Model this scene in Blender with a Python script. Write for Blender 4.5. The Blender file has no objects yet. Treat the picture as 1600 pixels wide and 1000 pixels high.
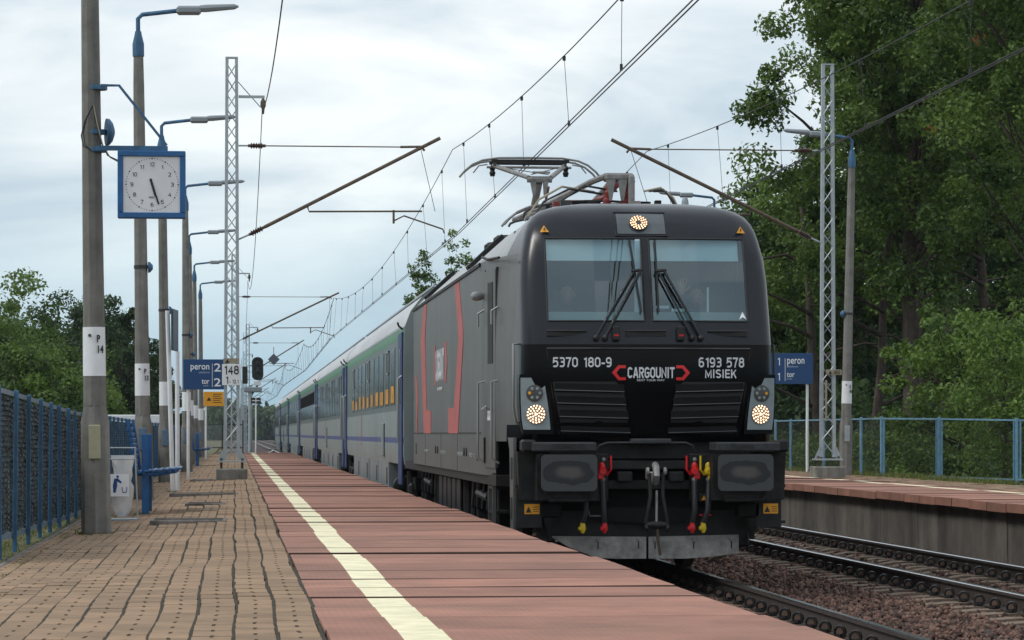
import bpy, math, random
import numpy as np
from mathutils import Vector, Matrix
random.seed(7); rng = np.random.default_rng(11)
SC = bpy.context.scene
COL = SC.collection
R = math.radians
PI = math.pi
# ------------------------------------------------------------------ camera, sky, sun, exposure
EYE = 1.46                       # metres above the rail heads
F = 4700.0; VPX = 367.0; HOR = 677.5
AL = math.atan((800 - VPX) / F)
cam_d = bpy.data.cameras.new('camera'); cam = bpy.data.objects.new('camera', cam_d); COL.objects.link(cam)
cam.location = (0, 0, EYE); cam.rotation_euler = (R(90), 0, -AL)
cam_d.sensor_width = 36; cam_d.lens = F / 1600 * 36; cam_d.shift_y = (HOR - 500) / 1600
cam_d.clip_start = 0.5; cam_d.clip_end = 9000
SC.camera = cam
SUN_EL, SUN_AZ = R(48), R(262)   # azimuth clockwise from +Y
W = bpy.data.worlds.new('World'); SC.world = W; W.use_nodes = True
nt = W.node_tree; nt.nodes.clear()
def N(t, **k):
    n = nt.nodes.new(t)
    for a, b in k.items(): setattr(n, a, b)
    return n
out = N('ShaderNodeOutputWorld'); sky = N('ShaderNodeTexSky', sky_type='NISHITA', sun_disc=False)
sky.sun_elevation = SUN_EL; sky.sun_rotation = SUN_AZ
bg1 = N('ShaderNodeBackground'); bg1.inputs[1].default_value = 0.09
nt.links.new(sky.outputs[0], bg1.inputs[0])
tc = N('ShaderNodeTexCoord'); sep = N('ShaderNodeSeparateXYZ'); nt.links.new(tc.outputs['Generated'], sep.inputs[0])
rampz = N('ShaderNodeValToRGB'); nt.links.new(sep.outputs[2], rampz.inputs[0])
cr = rampz.color_ramp
cr.elements[0].position = 0.0; cr.elements[0].color = (0.33, 0.51, 0.645, 1)
cr.elements[1].position = 1.0; cr.elements[1].color = (0.86, 0.93, 1.0, 1)
for p, c in ((0.022, (0.42, 0.61, 0.735, 1)), (0.05, (0.60, 0.745, 0.83, 1)), (0.085, (0.76, 0.85, 0.90, 1)), (0.13, (0.84, 0.91, 0.945, 1)), (0.3, (0.8, 0.88, 0.95, 1))):
    e = cr.elements.new(p); e.color = c
mp = N('ShaderNodeMapping'); mp.inputs['Scale'].default_value = (6, 6, 24); mp.inputs['Location'].default_value = (1.3, 0.4, 0.2)
nt.links.new(tc.outputs['Generated'], mp.inputs[0])
no = N('ShaderNodeTexNoise'); no.inputs['Scale'].default_value = 1.1; no.inputs['Detail'].default_value = 6; no.inputs['Roughness'].default_value = 0.52; no.inputs['Distortion'].default_value = 0.4
nt.links.new(mp.outputs[0], no.inputs[0])
r2 = N('ShaderNodeValToRGB'); nt.links.new(no.outputs[0], r2.inputs[0])
r2.color_ramp.elements[0].position = 0.38; r2.color_ramp.elements[0].color = (0.75, 0.815, 0.875, 1)
r2.color_ramp.elements[1].position = 0.62; r2.color_ramp.elements[1].color = (1.28, 1.22, 1.17, 1)
mx = N('ShaderNodeMixRGB', blend_type='MULTIPLY'); 
# clouds thin out towards the horizon
mr = N('ShaderNodeMapRange'); mr.inputs['From Min'].default_value = 0.02; mr.inputs['From Max'].default_value = 0.075; mr.inputs['To Min'].default_value = 0.12; mr.inputs['To Max'].default_value = 1.0
nt.links.new(sep.outputs[2], mr.inputs['Value']); nt.links.new(mr.outputs[0], mx.inputs[0])
nt.links.new(rampz.outputs[0], mx.inputs[1]); nt.links.new(r2.outputs[0], mx.inputs[2])
bg2 = N('ShaderNodeBackground'); bg2.inputs[1].default_value = 1.0
nt.links.new(mx.outputs[0], bg2.inputs[0])
mixs = N('ShaderNodeMixShader'); mixs.inputs[0].default_value = 0.90
nt.links.new(bg1.outputs[0], mixs.inputs[1]); nt.links.new(bg2.outputs[0], mixs.inputs[2]); nt.links.new(mixs.outputs[0], out.inputs[0])
sd = bpy.data.lights.new('sun', 'SUN'); sd.energy = 1.4; sd.angle = R(14); sd.color = (1.0, 0.96, 0.9)
so = bpy.data.objects.new('sun', sd); COL.objects.link(so)
sdir = Vector((math.sin(SUN_AZ) * math.cos(SUN_EL), math.cos(SUN_AZ) * math.cos(SUN_EL), math.sin(SUN_EL)))
so.rotation_euler = sdir.to_track_quat('Z', 'Y').to_euler()
SC.view_settings.view_transform = 'Standard'; SC.view_settings.look = 'None'
SC.view_settings.exposure = 0.06; SC.view_settings.gamma = 1.0; SC.view_settings.use_curve_mapping = False
SC.cycles.max_bounces = 6; SC.cycles.transparent_max_bounces = 12; SC.cycles.use_denoising = True

# ------------------------------------------------------------------ helpers
def at(px, py, Y):
    """point of the place seen at (px, py) of the photograph at the distance Y along the track"""
    u = (px - 800) / F; c, s = math.cos(AL), math.sin(AL)
    X = Y * (u * c + s) / (c - u * s); D = X * s + Y * c
    return (X, Y, EYE + (HOR - py) * D / F)

MATS = {}
def mat(name, col, rough=0.7, metal=0.0, noise=None, bump=None, spec=0.5, coat=0, emit=None, stops=None, streak=None, extra=None):
    """noise=(scale, amount) varies the colour; bump=(scale, strength); streak=(scale, amount): vertical runs of dirt"""
    m = bpy.data.materials.new(name); m.use_nodes = True; t = m.node_tree; b = t.nodes['Principled BSDF']; MATS[name] = m
    L = t.links.new
    b.inputs['Base Color'].default_value = (*col, 1); b.inputs['Roughness'].default_value = rough; b.inputs['Metallic'].default_value = metal
    b.inputs['Specular IOR Level'].default_value = spec; b.inputs['Coat Weight'].default_value = coat; b.inputs['Coat Roughness'].default_value = 0.08
    g = t.nodes.new('ShaderNodeTexCoord'); gp = t.nodes.new('ShaderNodeNewGeometry')
    cur = None
    def rgb(c):
        n = t.nodes.new('ShaderNodeRGB'); n.outputs[0].default_value = (*c, 1); return n.outputs[0]
    cur = rgb(col)
    if noise:
        n = t.nodes.new('ShaderNodeTexNoise'); n.inputs['Scale'].default_value = noise[0]; n.inputs['Detail'].default_value = 6; n.inputs['Roughness'].default_value = 0.62
        L(gp.outputs['Position'], n.inputs[0])
        r = t.nodes.new('ShaderNodeMapRange'); r.inputs['From Min'].default_value = 0.3; r.inputs['From Max'].default_value = 0.7
        r.inputs['To Min'].default_value = 1 - noise[1]; r.inputs['To Max'].default_value = 1 + noise[1]; L(n.outputs[0], r.inputs[0])
        v = t.nodes.new('ShaderNodeVectorMath'); v.operation = 'SCALE'; L(cur, v.inputs[0]); L(r.outputs[0], v.inputs['Scale']); cur = v.outputs[0]
    if streak:
        mpn = t.nodes.new('ShaderNodeMapping'); mpn.inputs['Scale'].default_value = streak[2] if len(streak) > 2 else (1, 1, 0.06); L(gp.outputs['Position'], mpn.inputs[0])
        n = t.nodes.new('ShaderNodeTexNoise'); n.inputs['Scale'].default_value = streak[0]; n.inputs['Detail'].default_value = 4; L(mpn.outputs[0], n.inputs[0])
        r = t.nodes.new('ShaderNodeMapRange'); r.inputs['From Min'].default_value = 0.35; r.inputs['From Max'].default_value = 0.7
        r.inputs['To Min'].default_value = 1 + streak[1] * .5; r.inputs['To Max'].default_value = 1 - streak[1]; L(n.outputs[0], r.inputs[0])
        v = t.nodes.new('ShaderNodeVectorMath'); v.operation = 'SCALE'; L(cur, v.inputs[0]); L(r.outputs[0], v.inputs['Scale']); cur = v.outputs[0]
    if extra: cur = extra(t, g, cur, b)
    L(cur, b.inputs['Base Color'])
    if bump:
        n = t.nodes.new('ShaderNodeTexNoise'); n.inputs['Scale'].default_value = bump[0]; n.inputs['Detail'].default_value = 5; L(gp.outputs['Position'], n.inputs[0])
        bb = t.nodes.new('ShaderNodeBump'); bb.inputs['Strength'].default_value = bump[1]; bb.inputs['Distance'].default_value = 0.02
        L(n.outputs[0], bb.inputs['Height']); L(bb.outputs[0], b.inputs['Normal'])
    if emit: b.inputs['Emission Color'].default_value = (*emit[0], 1); b.inputs['Emission Strength'].default_value = emit[1]
    return m

class MB:
    def __init__(s): s.v = []; s.f = []; s.m = []
    def add(s, vs, fs, mi=0):
        o = len(s.v); s.v += [tuple(p) for p in vs]; s.f += [tuple(i + o for i in f) for f in fs]; s.m += [mi] * len(fs); return s
    def box(s, x0, x1, y0, y1, z0, z1, mi=0, bev=0):
        if bev <= 0:
            return s.add([(x0,y0,z0),(x1,y0,z0),(x1,y1,z0),(x0,y1,z0),(x0,y0,z1),(x1,y0,z1),(x1,y1,z1),(x0,y1,z1)],
                [(0,3,2,1),(4,5,6,7),(0,1,5,4),(1,2,6,5),(2,3,7,6),(3,0,4,7)], mi)
        b = bev; vs = []; k = {}
        for i, (sx, X) in enumerate(((1, x0), (-1, x1))):
            for j, (sy, Y) in enumerate(((1, y0), (-1, y1))):
                for l, (sz, Z) in enumerate(((1, z0), (-1, z1))):
                    k[i,j,l] = len(vs); vs += [(X, Y + sy*b, Z + sz*b), (X + sx*b, Y, Z + sz*b), (X + sx*b, Y + sy*b, Z)]
        K = lambda i,j,l,a: k[i,j,l] + a
        fs = []
        for i in (0,1): fs.append((K(i,0,0,0),K(i,1,0,0),K(i,1,1,0),K(i,0,1,0)) if i else (K(i,0,0,0),K(i,0,1,0),K(i,1,1,0),K(i,1,0,0)))
        for j in (0,1): fs.append((K(0,j,0,1),K(0,j,1,1),K(1,j,1,1),K(1,j,0,1)) if j else (K(0,j,0,1),K(1,j,0,1),K(1,j,1,1),K(0,j,1,1)))
        for l in (0,1): fs.append((K(0,0,l,2),K(1,0,l,2),K(1,1,l,2),K(0,1,l,2)) if l else (K(0,0,l,2),K(0,1,l,2),K(1,1,l,2),K(1,0,l,2)))
        for j in (0,1):
            for l in (0,1): fs.append((K(0,j,l,1),K(1,j,l,1),K(1,j,l,2),K(0,j,l,2)))
        for i in (0,1):
            for l in (0,1): fs.append((K(i,0,l,0),K(i,1,l,0),K(i,1,l,2),K(i,0,l,2)))
            for j in (0,1): fs.append((K(i,j,0,0),K(i,j,1,0),K(i,j,1,1),K(i,j,0,1)))
        for i in (0,1):
            for j in (0,1):
                for l in (0,1): fs.append((K(i,j,l,0),K(i,j,l,1),K(i,j,l,2)))
        return s.add(vs, fs, mi)
    def tube(s, pts, r, n=8, mi=0, caps=True, rs=None, phase=0):
        pts = [Vector(p) for p in pts]; k = len(pts); base = len(s.v)
        up = None
        for i, p in enumerate(pts):
            d = (pts[min(i+1,k-1)] - pts[max(i-1,0)])
            if d.length < 1e-9: d = Vector((0,0,1))
            d.normalize()
            if up is None: up = Vector((0,0,1)) if abs(d.z) < .9 else Vector((0,1,0))
            a = d.cross(up)
            if a.length < 1e-5: a = d.cross(Vector((1,0,.3)))
            a.normalize(); up = a.cross(d).normalized()
            rr = rs[i] if rs else r
            for j in range(n):
                t = 2*PI*(j+phase)/n; q = p + a*(math.cos(t)*rr) + up*(math.sin(t)*rr); s.v.append(tuple(q))
        for i in range(k-1):
            for j in range(n):
                s.f.append((base+i*n+j, base+i*n+(j+1)%n, base+(i+1)*n+(j+1)%n, base+(i+1)*n+j)); s.m.append(mi)
        if caps:
            s.f.append(tuple(base+j for j in range(n))[::-1]); s.f.append(tuple(base+(k-1)*n+j for j in range(n))); s.m += [mi, mi]
        return s
    def cyl(s, a, b, r, n=16, mi=0, r2=None): return s.tube([a, b], r, n, mi, rs=[r, r if r2 is None else r2])
    def lathe(s, o, axis, prof, n=16, mi=0):
        """prof: (radius, distance along axis)"""
        o = Vector(o); ax = Vector(axis).normalized(); return s.tube([o + ax*(h + i*1e-7) for i, (r, h) in enumerate(prof)], 0, n, mi, rs=[max(r, 1e-4) for r, h in prof])
    def prism(s, poly, a, b, axis='y', mi=0):
        """poly in the two other axes, extruded a..b"""
        n = len(poly)
        f = {'y': lambda p, t: (p[0], t, p[1]), 'x': lambda p, t: (t, p[0], p[1]), 'z': lambda p, t: (p[0], p[1], t)}[axis]
        vs = [f(p, a) for p in poly] + [f(p, b) for p in poly]
        fs = [tuple(range(n)), tuple(range(n, 2*n))[::-1]] + [(i, i+n, (i+1)%n+n, (i+1)%n) for i in range(n)]
        return s.add(vs, fs, mi)
    def build(s, name, mats, parent=None, smooth=False, **tags):
        me = bpy.data.meshes.new(name); me.from_pydata(s.v, [], s.f)
        if not isinstance(mats, (list, tuple)): mats = [mats]
        for m in mats: me.materials.append(m)
        if len(mats) > 1: me.polygons.foreach_set('material_index', s.m)
        if smooth:
            me.polygons.foreach_set('use_smooth', [True]*len(me.polygons))
            if smooth != 'all': me.set_sharp_from_angle(angle=R(35))
        me.update()
        return link(name, me, parent, **tags)
def link(name, me, parent=None, **tags):
    o = bpy.data.objects.new(name, me); COL.objects.link(o); o.parent = parent
    for k, v in tags.items(): o[k] = v
    return o
def fixn(o):
    import bmesh
    bm = bmesh.new(); bm.from_mesh(o.data); bmesh.ops.recalc_face_normals(bm, faces=bm.faces); bm.to_mesh(o.data); bm.free(); return o
def thing(name, label, cat, loc=(0,0,0), rz=0, group=None, kind=None):
    o = bpy.data.objects.new(name, None); COL.objects.link(o); o.location = loc; o.rotation_euler = (0,0,rz)
    o.empty_display_size = .3
    if label: o['label'] = label
    if cat: o['category'] = cat
    if group: o['group'] = group
    if kind: o['kind'] = kind
    return o
def copy_tree(o, parent=None):
    c = o.copy(); COL.objects.link(c); c.parent = parent
    for ch in list(o.children): copy_tree(ch, c)
    return c
def fastmesh(name, verts, faces_n, nper, mats, parent=None, attr=None, smooth=False, midx=None, **tags):
    """numpy: verts (V,3); faces_n (Fn,nper) index array"""
    me = bpy.data.meshes.new(name); nf = len(faces_n)
    me.vertices.add(len(verts)); me.vertices.foreach_set('co', np.ascontiguousarray(verts, dtype=np.float32).ravel())
    me.loops.add(nf*nper); me.loops.foreach_set('vertex_index', np.ascontiguousarray(faces_n, dtype=np.int32).ravel())
    me.polygons.add(nf); me.polygons.foreach_set('loop_start', np.arange(nf, dtype=np.int32)*nper)
    if not isinstance(mats, (list, tuple)): mats = [mats]
    for m in mats: me.materials.append(m)
    if midx is not None: me.polygons.foreach_set('material_index', np.asarray(midx, dtype=np.int32))
    if attr is not None:
        a = me.attributes.new('tone', 'FLOAT', 'FACE'); a.data.foreach_set('value', np.asarray(attr, dtype=np.float32))
    me.update(calc_edges=True)
    if smooth: me.polygons.foreach_set('use_smooth', np.ones(nf, dtype=bool))
    return link(name, me, parent, **tags)
def text(name, body, m, parent, o, U, V, w, h, depth=.003, bold=0.0, shear=0.0, **tags):
    """lettering fitted to a w x h box centred on o, reading along U with up V"""
    cu = bpy.data.curves.new('t', 'FONT'); cu.body = body; cu.extrude = 0.02; cu.offset = bold; cu.shear = shear; cu.resolution_u = 3
    ob = bpy.data.objects.new('t', cu); me = bpy.data.meshes.new_from_object(ob)
    n = len(me.vertices); a = np.empty(n*3, dtype=np.float32); me.vertices.foreach_get('co', a); a = a.reshape(-1, 3)
    lo, hi = a.min(0), a.max(0); a = (a - (lo+hi)/2) / np.maximum(hi-lo, 1e-6) * np.array([w, h, depth])
    U = np.array(U, float); V = np.array(V, float); U /= np.linalg.norm(U); V /= np.linalg.norm(V); Nn = np.cross(U, V)
    a = np.array(o) + a[:,:1]*U + a[:,1:2]*V + a[:,2:]*Nn
    me.vertices.foreach_set('co', a.astype(np.float32).ravel()); me.materials.clear(); me.materials.append(m); me.update()
    bpy.data.objects.remove(ob)
    me.name = name
    return link(name, me, parent, **tags)
FU, FV = (1,0,0), (0,0,1)

def _oct(x0=0, y0=0, x1=1, y1=1, cx=.32, cy=.17): return [(x0+cx,y0),(x1-cx,y0),(x1,y0+cy),(x1,y1-cy),(x1-cx,y1),(x0+cx,y1),(x0,y1-cy),(x0,y0+cy),(x0+cx,y0)]
GLY = {'0': (.56,[_oct()]), '1': (.34,[[(.1,.74),(.9,1),(.9,0)]]), '2': (.55,[[(0,.78),(.08,.92),(.3,1),(.72,1),(1,.86),(1,.66),(.8,.46),(0,.0),(1,0)]]), '3': (.55,[[(0,.84),(.28,1),(.7,1),(1,.87),(1,.66),(.72,.53),(.4,.53)],[(.72,.53),(1,.4),(1,.14),(.7,0),(.28,0),(0,.16)]]),
 '4': (.58,[[(.76,0),(.76,1),(0,.3),(1,.3)]]), '5': (.55,[[(.95,1),(.12,1),(.05,.52),(.3,.62),(.72,.62),(1,.48),(1,.14),(.7,0),(.26,0),(0,.14)]]), '6': (.55,[[(.96,.86),(.7,1),(.3,1),(0,.82),(0,.16),(.3,0),(.7,0),(1,.14),(1,.44),(.7,.58),(.3,.58),(0,.44)]]),
 '7': (.52,[[(0,1),(1,1),(.62,.5),(.36,0)]]), '8': (.56,[_oct(.06,.54,.94,1,.28,.13),_oct(0,0,1,.54,.3,.14)]), '9': (.55,[[(.04,.14),(.3,0),(.7,0),(1,.18),(1,.84),(.7,1),(.3,1),(0,.86),(0,.56),(.3,.42),(.7,.42),(1,.56)]]), '-': (.28,[[(0,.36),(1,.36)]]), ',': (.14,[[(.6,.06),(.3,-.1)]]), ' ': (.26,[]),
 'C': (.54,[[(1,.72),(1,.84),(.68,1),(.32,1),(0,.84),(0,.16),(.32,0),(.68,0),(1,.16),(1,.28)]]), 'A': (.60,[[(0,0),(.42,1),(.58,1),(1,0)],[(.18,.28),(.82,.28)]]), 'R': (.56,[[(0,0),(0,1),(.7,1),(1,.86),(1,.62),(.7,.48),(0,.48)],[(.55,.48),(1,0)]]), 'G': (.56,[[(1,.74),(1,.84),(.68,1),(.32,1),(0,.84),(0,.16),(.32,0),(.68,0),(1,.16),(1,.46),(.58,.46)]]),
 'O': (.56,[_oct()]), 'U': (.56,[[(0,1),(0,.16),(.32,0),(.68,0),(1,.16),(1,1)]]), 'N': (.58,[[(0,0),(0,1),(1,0),(1,1)]]), 'I': (.12,[[(.5,0),(.5,1)]]), 'T': (.54,[[(0,1),(1,1)],[(.5,0),(.5,1)]]), 'M': (.72,[[(0,0),(0,1),(.5,.15),(1,1),(1,0)]]), 'S': (.55,[[(1,.80),(.98,.87),(.7,1),(.3,1),(0,.86),(0,.66),(.25,.55),(.75,.45),(1,.34),(1,.14),(.7,0),(.3,0),(.02,.13),(0,.2)]]),
 'E': (.50,[[(1,1),(0,1),(0,0),(1,0)],[(0,.51),(.86,.51)]]), 'K': (.58,[[(0,0),(0,1)],[(1,1),(.05,.42)],[(.36,.62),(1,0)]]), 'V': (.60,[[(0,1),(.5,0),(1,1)]]), 'W': (.8,[[(0,1),(.26,0),(.5,.9),(.74,0),(1,1)]]), 'Y': (.58,[[(0,1),(.5,.45),(1,1)],[(.5,.45),(.5,0)]]),
 'P': (.54,[[(0,0),(0,1),(.7,1),(1,.85),(1,.58),(.7,.44),(0,.44)]])}
def block_text(name, s, m, parent, o, U, V, w, h, t=.17, gap=.13, depth=.003, **tags):
    """bold block lettering drawn as mitred strokes, fitted to w x h around o"""
    tot = sum(GLY[c][0]+t for c in s) + gap*(len(s)-1); sx = w/tot; vs = []; fs = []; x = 0; U = Vector(U).normalized(); V = Vector(V).normalized(); Nn = U.cross(V); O = Vector(o); lift = 0
    for c in s:
        gw, pls = GLY[c]
        for pl in pls:
            P = [Vector(((x + t/2 + p[0]*gw), t/2 + p[1]*(1-t))) for p in pl]; closed = (P[0]-P[-1]).length < 1e-6; n = len(P); L_ = []; lift += .00006
            for i in range(n):
                a = P[i-1] if i > 0 else (P[-2] if closed else None); b_ = P[i+1] if i < n-1 else (P[1] if closed else None)
                d1 = (P[i]-a).normalized() if a is not None else None; d2 = (b_-P[i]).normalized() if b_ is not None else None
                d1 = d1 or d2; d2 = d2 or d1; n1 = Vector((-d1.y, d1.x)); n2 = Vector((-d2.y, d2.x)); mm = n1+n2
                mm = mm/max(.35, mm.dot(n1)) if mm.length > 1e-5 else n1
                q = P[i].copy()
                if not closed and i == 0: q -= d2*t*.5*(abs(d2.x) > .9)
                if not closed and i == n-1: q += d1*t*.5*(abs(d1.x) > .9)
                if not closed and (i == 0 or i == n-1) and abs((d1).y) > .5: q += Vector((0, (t/2)*(1 if q.y > .5 else -1)))
                L_.append((q+mm*t/2, q-mm*t/2))
            k0 = len(vs)
            for l, r in L_:
                for p in (l, r):
                    py_ = min(1.0, max(-.2, p.y)); vs.append(O + U*((p.x-tot/2)*sx) + V*((py_-.5)*h) + Nn*(depth+lift))
            for i in range(n-1): fs.append((k0+2*i+1, k0+2*i+3, k0+2*i+2, k0+2*i))
        x += gw + t + gap
    return MB().add(vs, fs).build(name, m, parent, **tags)

# ------------------------------------------------------------------ materials
def slab_extra(t, g, cur, b):
    L = t.links.new
    oi = t.nodes.new('ShaderNodeObjectInfo'); r = t.nodes.new('ShaderNodeMapRange'); r.inputs['To Min'].default_value = .80; r.inputs['To Max'].default_value = 1.16; L(oi.outputs['Random'], r.inputs[0])
    gp = t.nodes.new('ShaderNodeNewGeometry'); nn = t.nodes.new('ShaderNodeTexNoise'); nn.inputs['Scale'].default_value = .55; nn.inputs['Detail'].default_value = 8; nn.inputs['Roughness'].default_value = .7; L(gp.outputs['Position'], nn.inputs[0])
    rr = t.nodes.new('ShaderNodeMapRange'); rr.inputs['From Min'].default_value = .48; rr.inputs['From Max'].default_value = .68; rr.inputs['To Max'].default_value = .55; L(nn.outputs[0], rr.inputs[0])
    mm = t.nodes.new('ShaderNodeMixRGB'); L(rr.outputs[0], mm.inputs[0]); L(cur, mm.inputs[1]); mm.inputs[2].default_value = (.20, .115, .075, 1); cur = mm.outputs[0]
    v = t.nodes.new('ShaderNodeVectorMath'); v.operation = 'SCALE'; L(cur, v.inputs[0]); L(r.outputs[0], v.inputs['Scale'])
    w = t.nodes.new('ShaderNodeTexWave'); w.bands_direction = 'X'; w.inputs['Scale'].default_value = 9; w.inputs['Distortion'].default_value = .6; L(g.outputs['Object'], w.inputs[0])
    r2 = t.nodes.new('ShaderNodeMapRange'); r2.inputs['To Min'].default_value = .96; r2.inputs['To Max'].default_value = 1.02; L(w.outputs[0], r2.inputs[0])
    v2 = t.nodes.new('ShaderNodeVectorMath'); v2.operation = 'SCALE'; L(v.outputs[0], v2.inputs[0]); L(r2.outputs[0], v2.inputs['Scale'])
    return v2.outputs[0]
def rand_extra(lo, hi):
    def f(t, g, cur, b):
        oi = t.nodes.new('ShaderNodeObjectInfo'); r = t.nodes.new('ShaderNodeMapRange'); r.inputs['To Min'].default_value = lo; r.inputs['To Max'].default_value = hi; t.links.new(oi.outputs['Random'], r.inputs[0])
        v = t.nodes.new('ShaderNodeVectorMath'); v.operation = 'SCALE'; t.links.new(cur, v.inputs[0]); t.links.new(r.outputs[0], v.inputs['Scale']); return v.outputs[0]
    return f
def island_extra(lo, hi, c2=None, amt=.5):
    def f(t, g, cur, b):
        L = t.links.new
        gi = t.nodes.new('ShaderNodeNewGeometry'); r = t.nodes.new('ShaderNodeMapRange'); r.inputs['To Min'].default_value = lo; r.inputs['To Max'].default_value = hi; L(gi.outputs['Random Per Island'], r.inputs[0])
        if c2:
            ra = t.nodes.new('ShaderNodeMath'); ra.operation = 'MULTIPLY'; ra.inputs[1].default_value = 37.77; L(gi.outputs['Random Per Island'], ra.inputs[0])
            fr = t.nodes.new('ShaderNodeMath'); fr.operation = 'FRACT'; L(ra.outputs[0], fr.inputs[0])
            m2 = t.nodes.new('ShaderNodeMath'); m2.operation = 'MULTIPLY'; m2.inputs[1].default_value = amt; L(fr.outputs[0], m2.inputs[0])
            mi = t.nodes.new('ShaderNodeMixRGB'); L(m2.outputs[0], mi.inputs[0]); L(cur, mi.inputs[1]); mi.inputs[2].default_value = (*c2, 1); cur = mi.outputs[0]
        v = t.nodes.new('ShaderNodeVectorMath'); v.operation = 'SCALE'; L(cur, v.inputs[0]); L(r.outputs[0], v.inputs['Scale']); return v.outputs[0]
    return f
m_slab = mat('red_slab', (.315, .145, .098), .80, noise=(1.7, .24), bump=(60, .25), extra=slab_extra)
m_yellow = mat('yellow_paint', (.80, .735, .49), .75, noise=(6, .16), bump=(60, .12))
m_paver = mat('ochre_paver', (.265, .172, .100), .9, noise=(3.5, .20), bump=(70, .3), extra=rand_extra(.84, 1.14))
m_slabjoint = mat('slab_joint_dirt', (.045, .026, .020), 1)
m_paver2 = mat('ochre_paver_field', (.265, .172, .100), .9, noise=(1.2, .20), bump=(60, .3), extra=island_extra(.84, 1.14))
m_joint = mat('joint_dirt', (.034, .028, .016), 1, noise=(8, .5), bump=(40, .5))
m_conc = mat('concrete_pole', (.178, .172, .155), .88, noise=(5, .24), bump=(50, .25), streak=(9, .25))
m_wallp = mat('wall_panel_concrete', (.125, .11, .093), .92, noise=(1.6, .35), bump=(20, .3), streak=(1.3, .45, (1, 1, .3)), extra=rand_extra(.8, 1.15))
m_conc2 = mat('platform_wall', (.17, .155, .14), .92, noise=(3, .3), bump=(30, .4), streak=(6, .55))
m_sleeper = mat('concrete_sleeper', (.17, .125, .09), .95, noise=(10, .3), bump=(40, .4))
m_railtop = mat('rail_running_surface', (.42, .42, .43), .22, 1.0)
m_rail = mat('rail_rust', (.055, .042, .036), .75, .2, noise=(9, .3))
m_clip = mat('clip_steel', (.035, .032, .032), .5, .6, noise=(30, .4))
m_clipc = mat('clip_insert', (.10, .062, .045), .8)
m_stone = mat('ballast_stone', (.085, .042, .031), .92, noise=(20, .25), extra=island_extra(.35, 2.1, (.105, .068, .050), .7))
m_bed = mat('ballast_bed', (.045, .028, .023), 1, noise=(25, .6), bump=(40, 1.0))
m_blue = mat('blue_paint', (.010, .095, .26), .42, noise=(12, .2))
m_blue3 = mat('pale_blue_paint', (.13, .27, .37), .6, noise=(9, .2), streak=(12, .2))
m_blue2 = mat('faded_blue_paint', (.035, .115, .215), .55, noise=(9, .25), streak=(12, .25))
m_grail = mat('fence_rail_grey', (.17, .22, .26), .6, noise=(9, .3))
m_white = mat('white_paint', (.74, .75, .76), .6, noise=(8, .06))
m_galv = mat('galvanised_steel', (.36, .40, .42), .5, .35, noise=(6, .15))
m_rust = mat('rusty_tube', (.115, .085, .06), .75, .2, noise=(12, .3))
m_wire = mat('wire', (.045, .045, .045), .6, .4)
m_insul = mat('brown_insulator', (.06, .03, .022), .35)
m_sign = mat('navy_sign', (.008, .055, .165), .38)
m_black = mat('black_plastic', (.012, .012, .013), .5)
m_lamp = mat('lamp_head_grey', (.24, .27, .29), .5, .2)
m_text_w = mat('white_lettering', (.80, .81, .82), .6)
m_text_k = mat('black_lettering', (.015, .015, .016), .6)
m_amber = mat('amber_plate', (.75, .33, .012), .55)
m_scr = mat('dark_fence_screen', (.012, .014, .016), .6, extra=island_extra(.3, 2.0, (.04, .075, .085), .7))
m_grass = mat('grass_ground', (.085, .082, .030), 1, noise=(.6, .45), bump=(8, 1.0))
m_dry = mat('dry_grass', (.20, .17, .06), 1, noise=(.4, .3), bump=(5, .8))
m_forest = mat('forest_floor', (.05, .052, .022), 1, noise=(.7, .5), bump=(6, 1.0))
m_bark = mat('bark', (.055, .042, .032), .95, noise=(6, .35), bump=(18, .9), streak=(10, .4))
def leafmat(name, c, c2, trans=.28):
    m = bpy.data.materials.new(name); m.use_nodes = True; t = m.node_tree; b = t.nodes['Principled BSDF']; L = t.links.new
    a = t.nodes.new('ShaderNodeAttribute'); a.attribute_name = 'tone'
    mi = t.nodes.new('ShaderNodeMixRGB'); mi.inputs[1].default_value = (*c, 1); mi.inputs[2].default_value = (*c2, 1); L(a.outputs['Fac'], mi.inputs[0])
    L(mi.outputs[0], b.inputs['Base Color']); b.inputs['Roughness'].default_value = .55; b.inputs['Specular IOR Level'].default_value = .28
    tr = t.nodes.new('ShaderNodeBsdfTranslucent'); hs = t.nodes.new('ShaderNodeHueSaturation'); hs.inputs['Value'].default_value = 1.5; hs.inputs['Hue'].default_value = .485; L(mi.outputs[0], hs.inputs['Color']); L(hs.outputs[0], tr.inputs[0])
    ms = t.nodes.new('ShaderNodeMixShader'); ms.inputs[0].default_value = trans; L(b.outputs[0], ms.inputs[1]); L(tr.outputs[0], ms.inputs[2]); L(ms.outputs[0], t.nodes['Material Output'].inputs[0])
    return m
m_leaf = leafmat('oak_leaves', (.023, .054, .010), (.135, .22, .040))
m_leafred = leafmat('brown_leaves', (.16, .045, .015), (.28, .10, .03))
m_leaf2 = leafmat('bright_leaves', (.045, .088, .016), (.15, .245, .045))
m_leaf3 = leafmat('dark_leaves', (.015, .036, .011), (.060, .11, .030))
m_blade = leafmat('grass_blades', (.05, .075, .015), (.17, .19, .05))
HAZE = True
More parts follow.
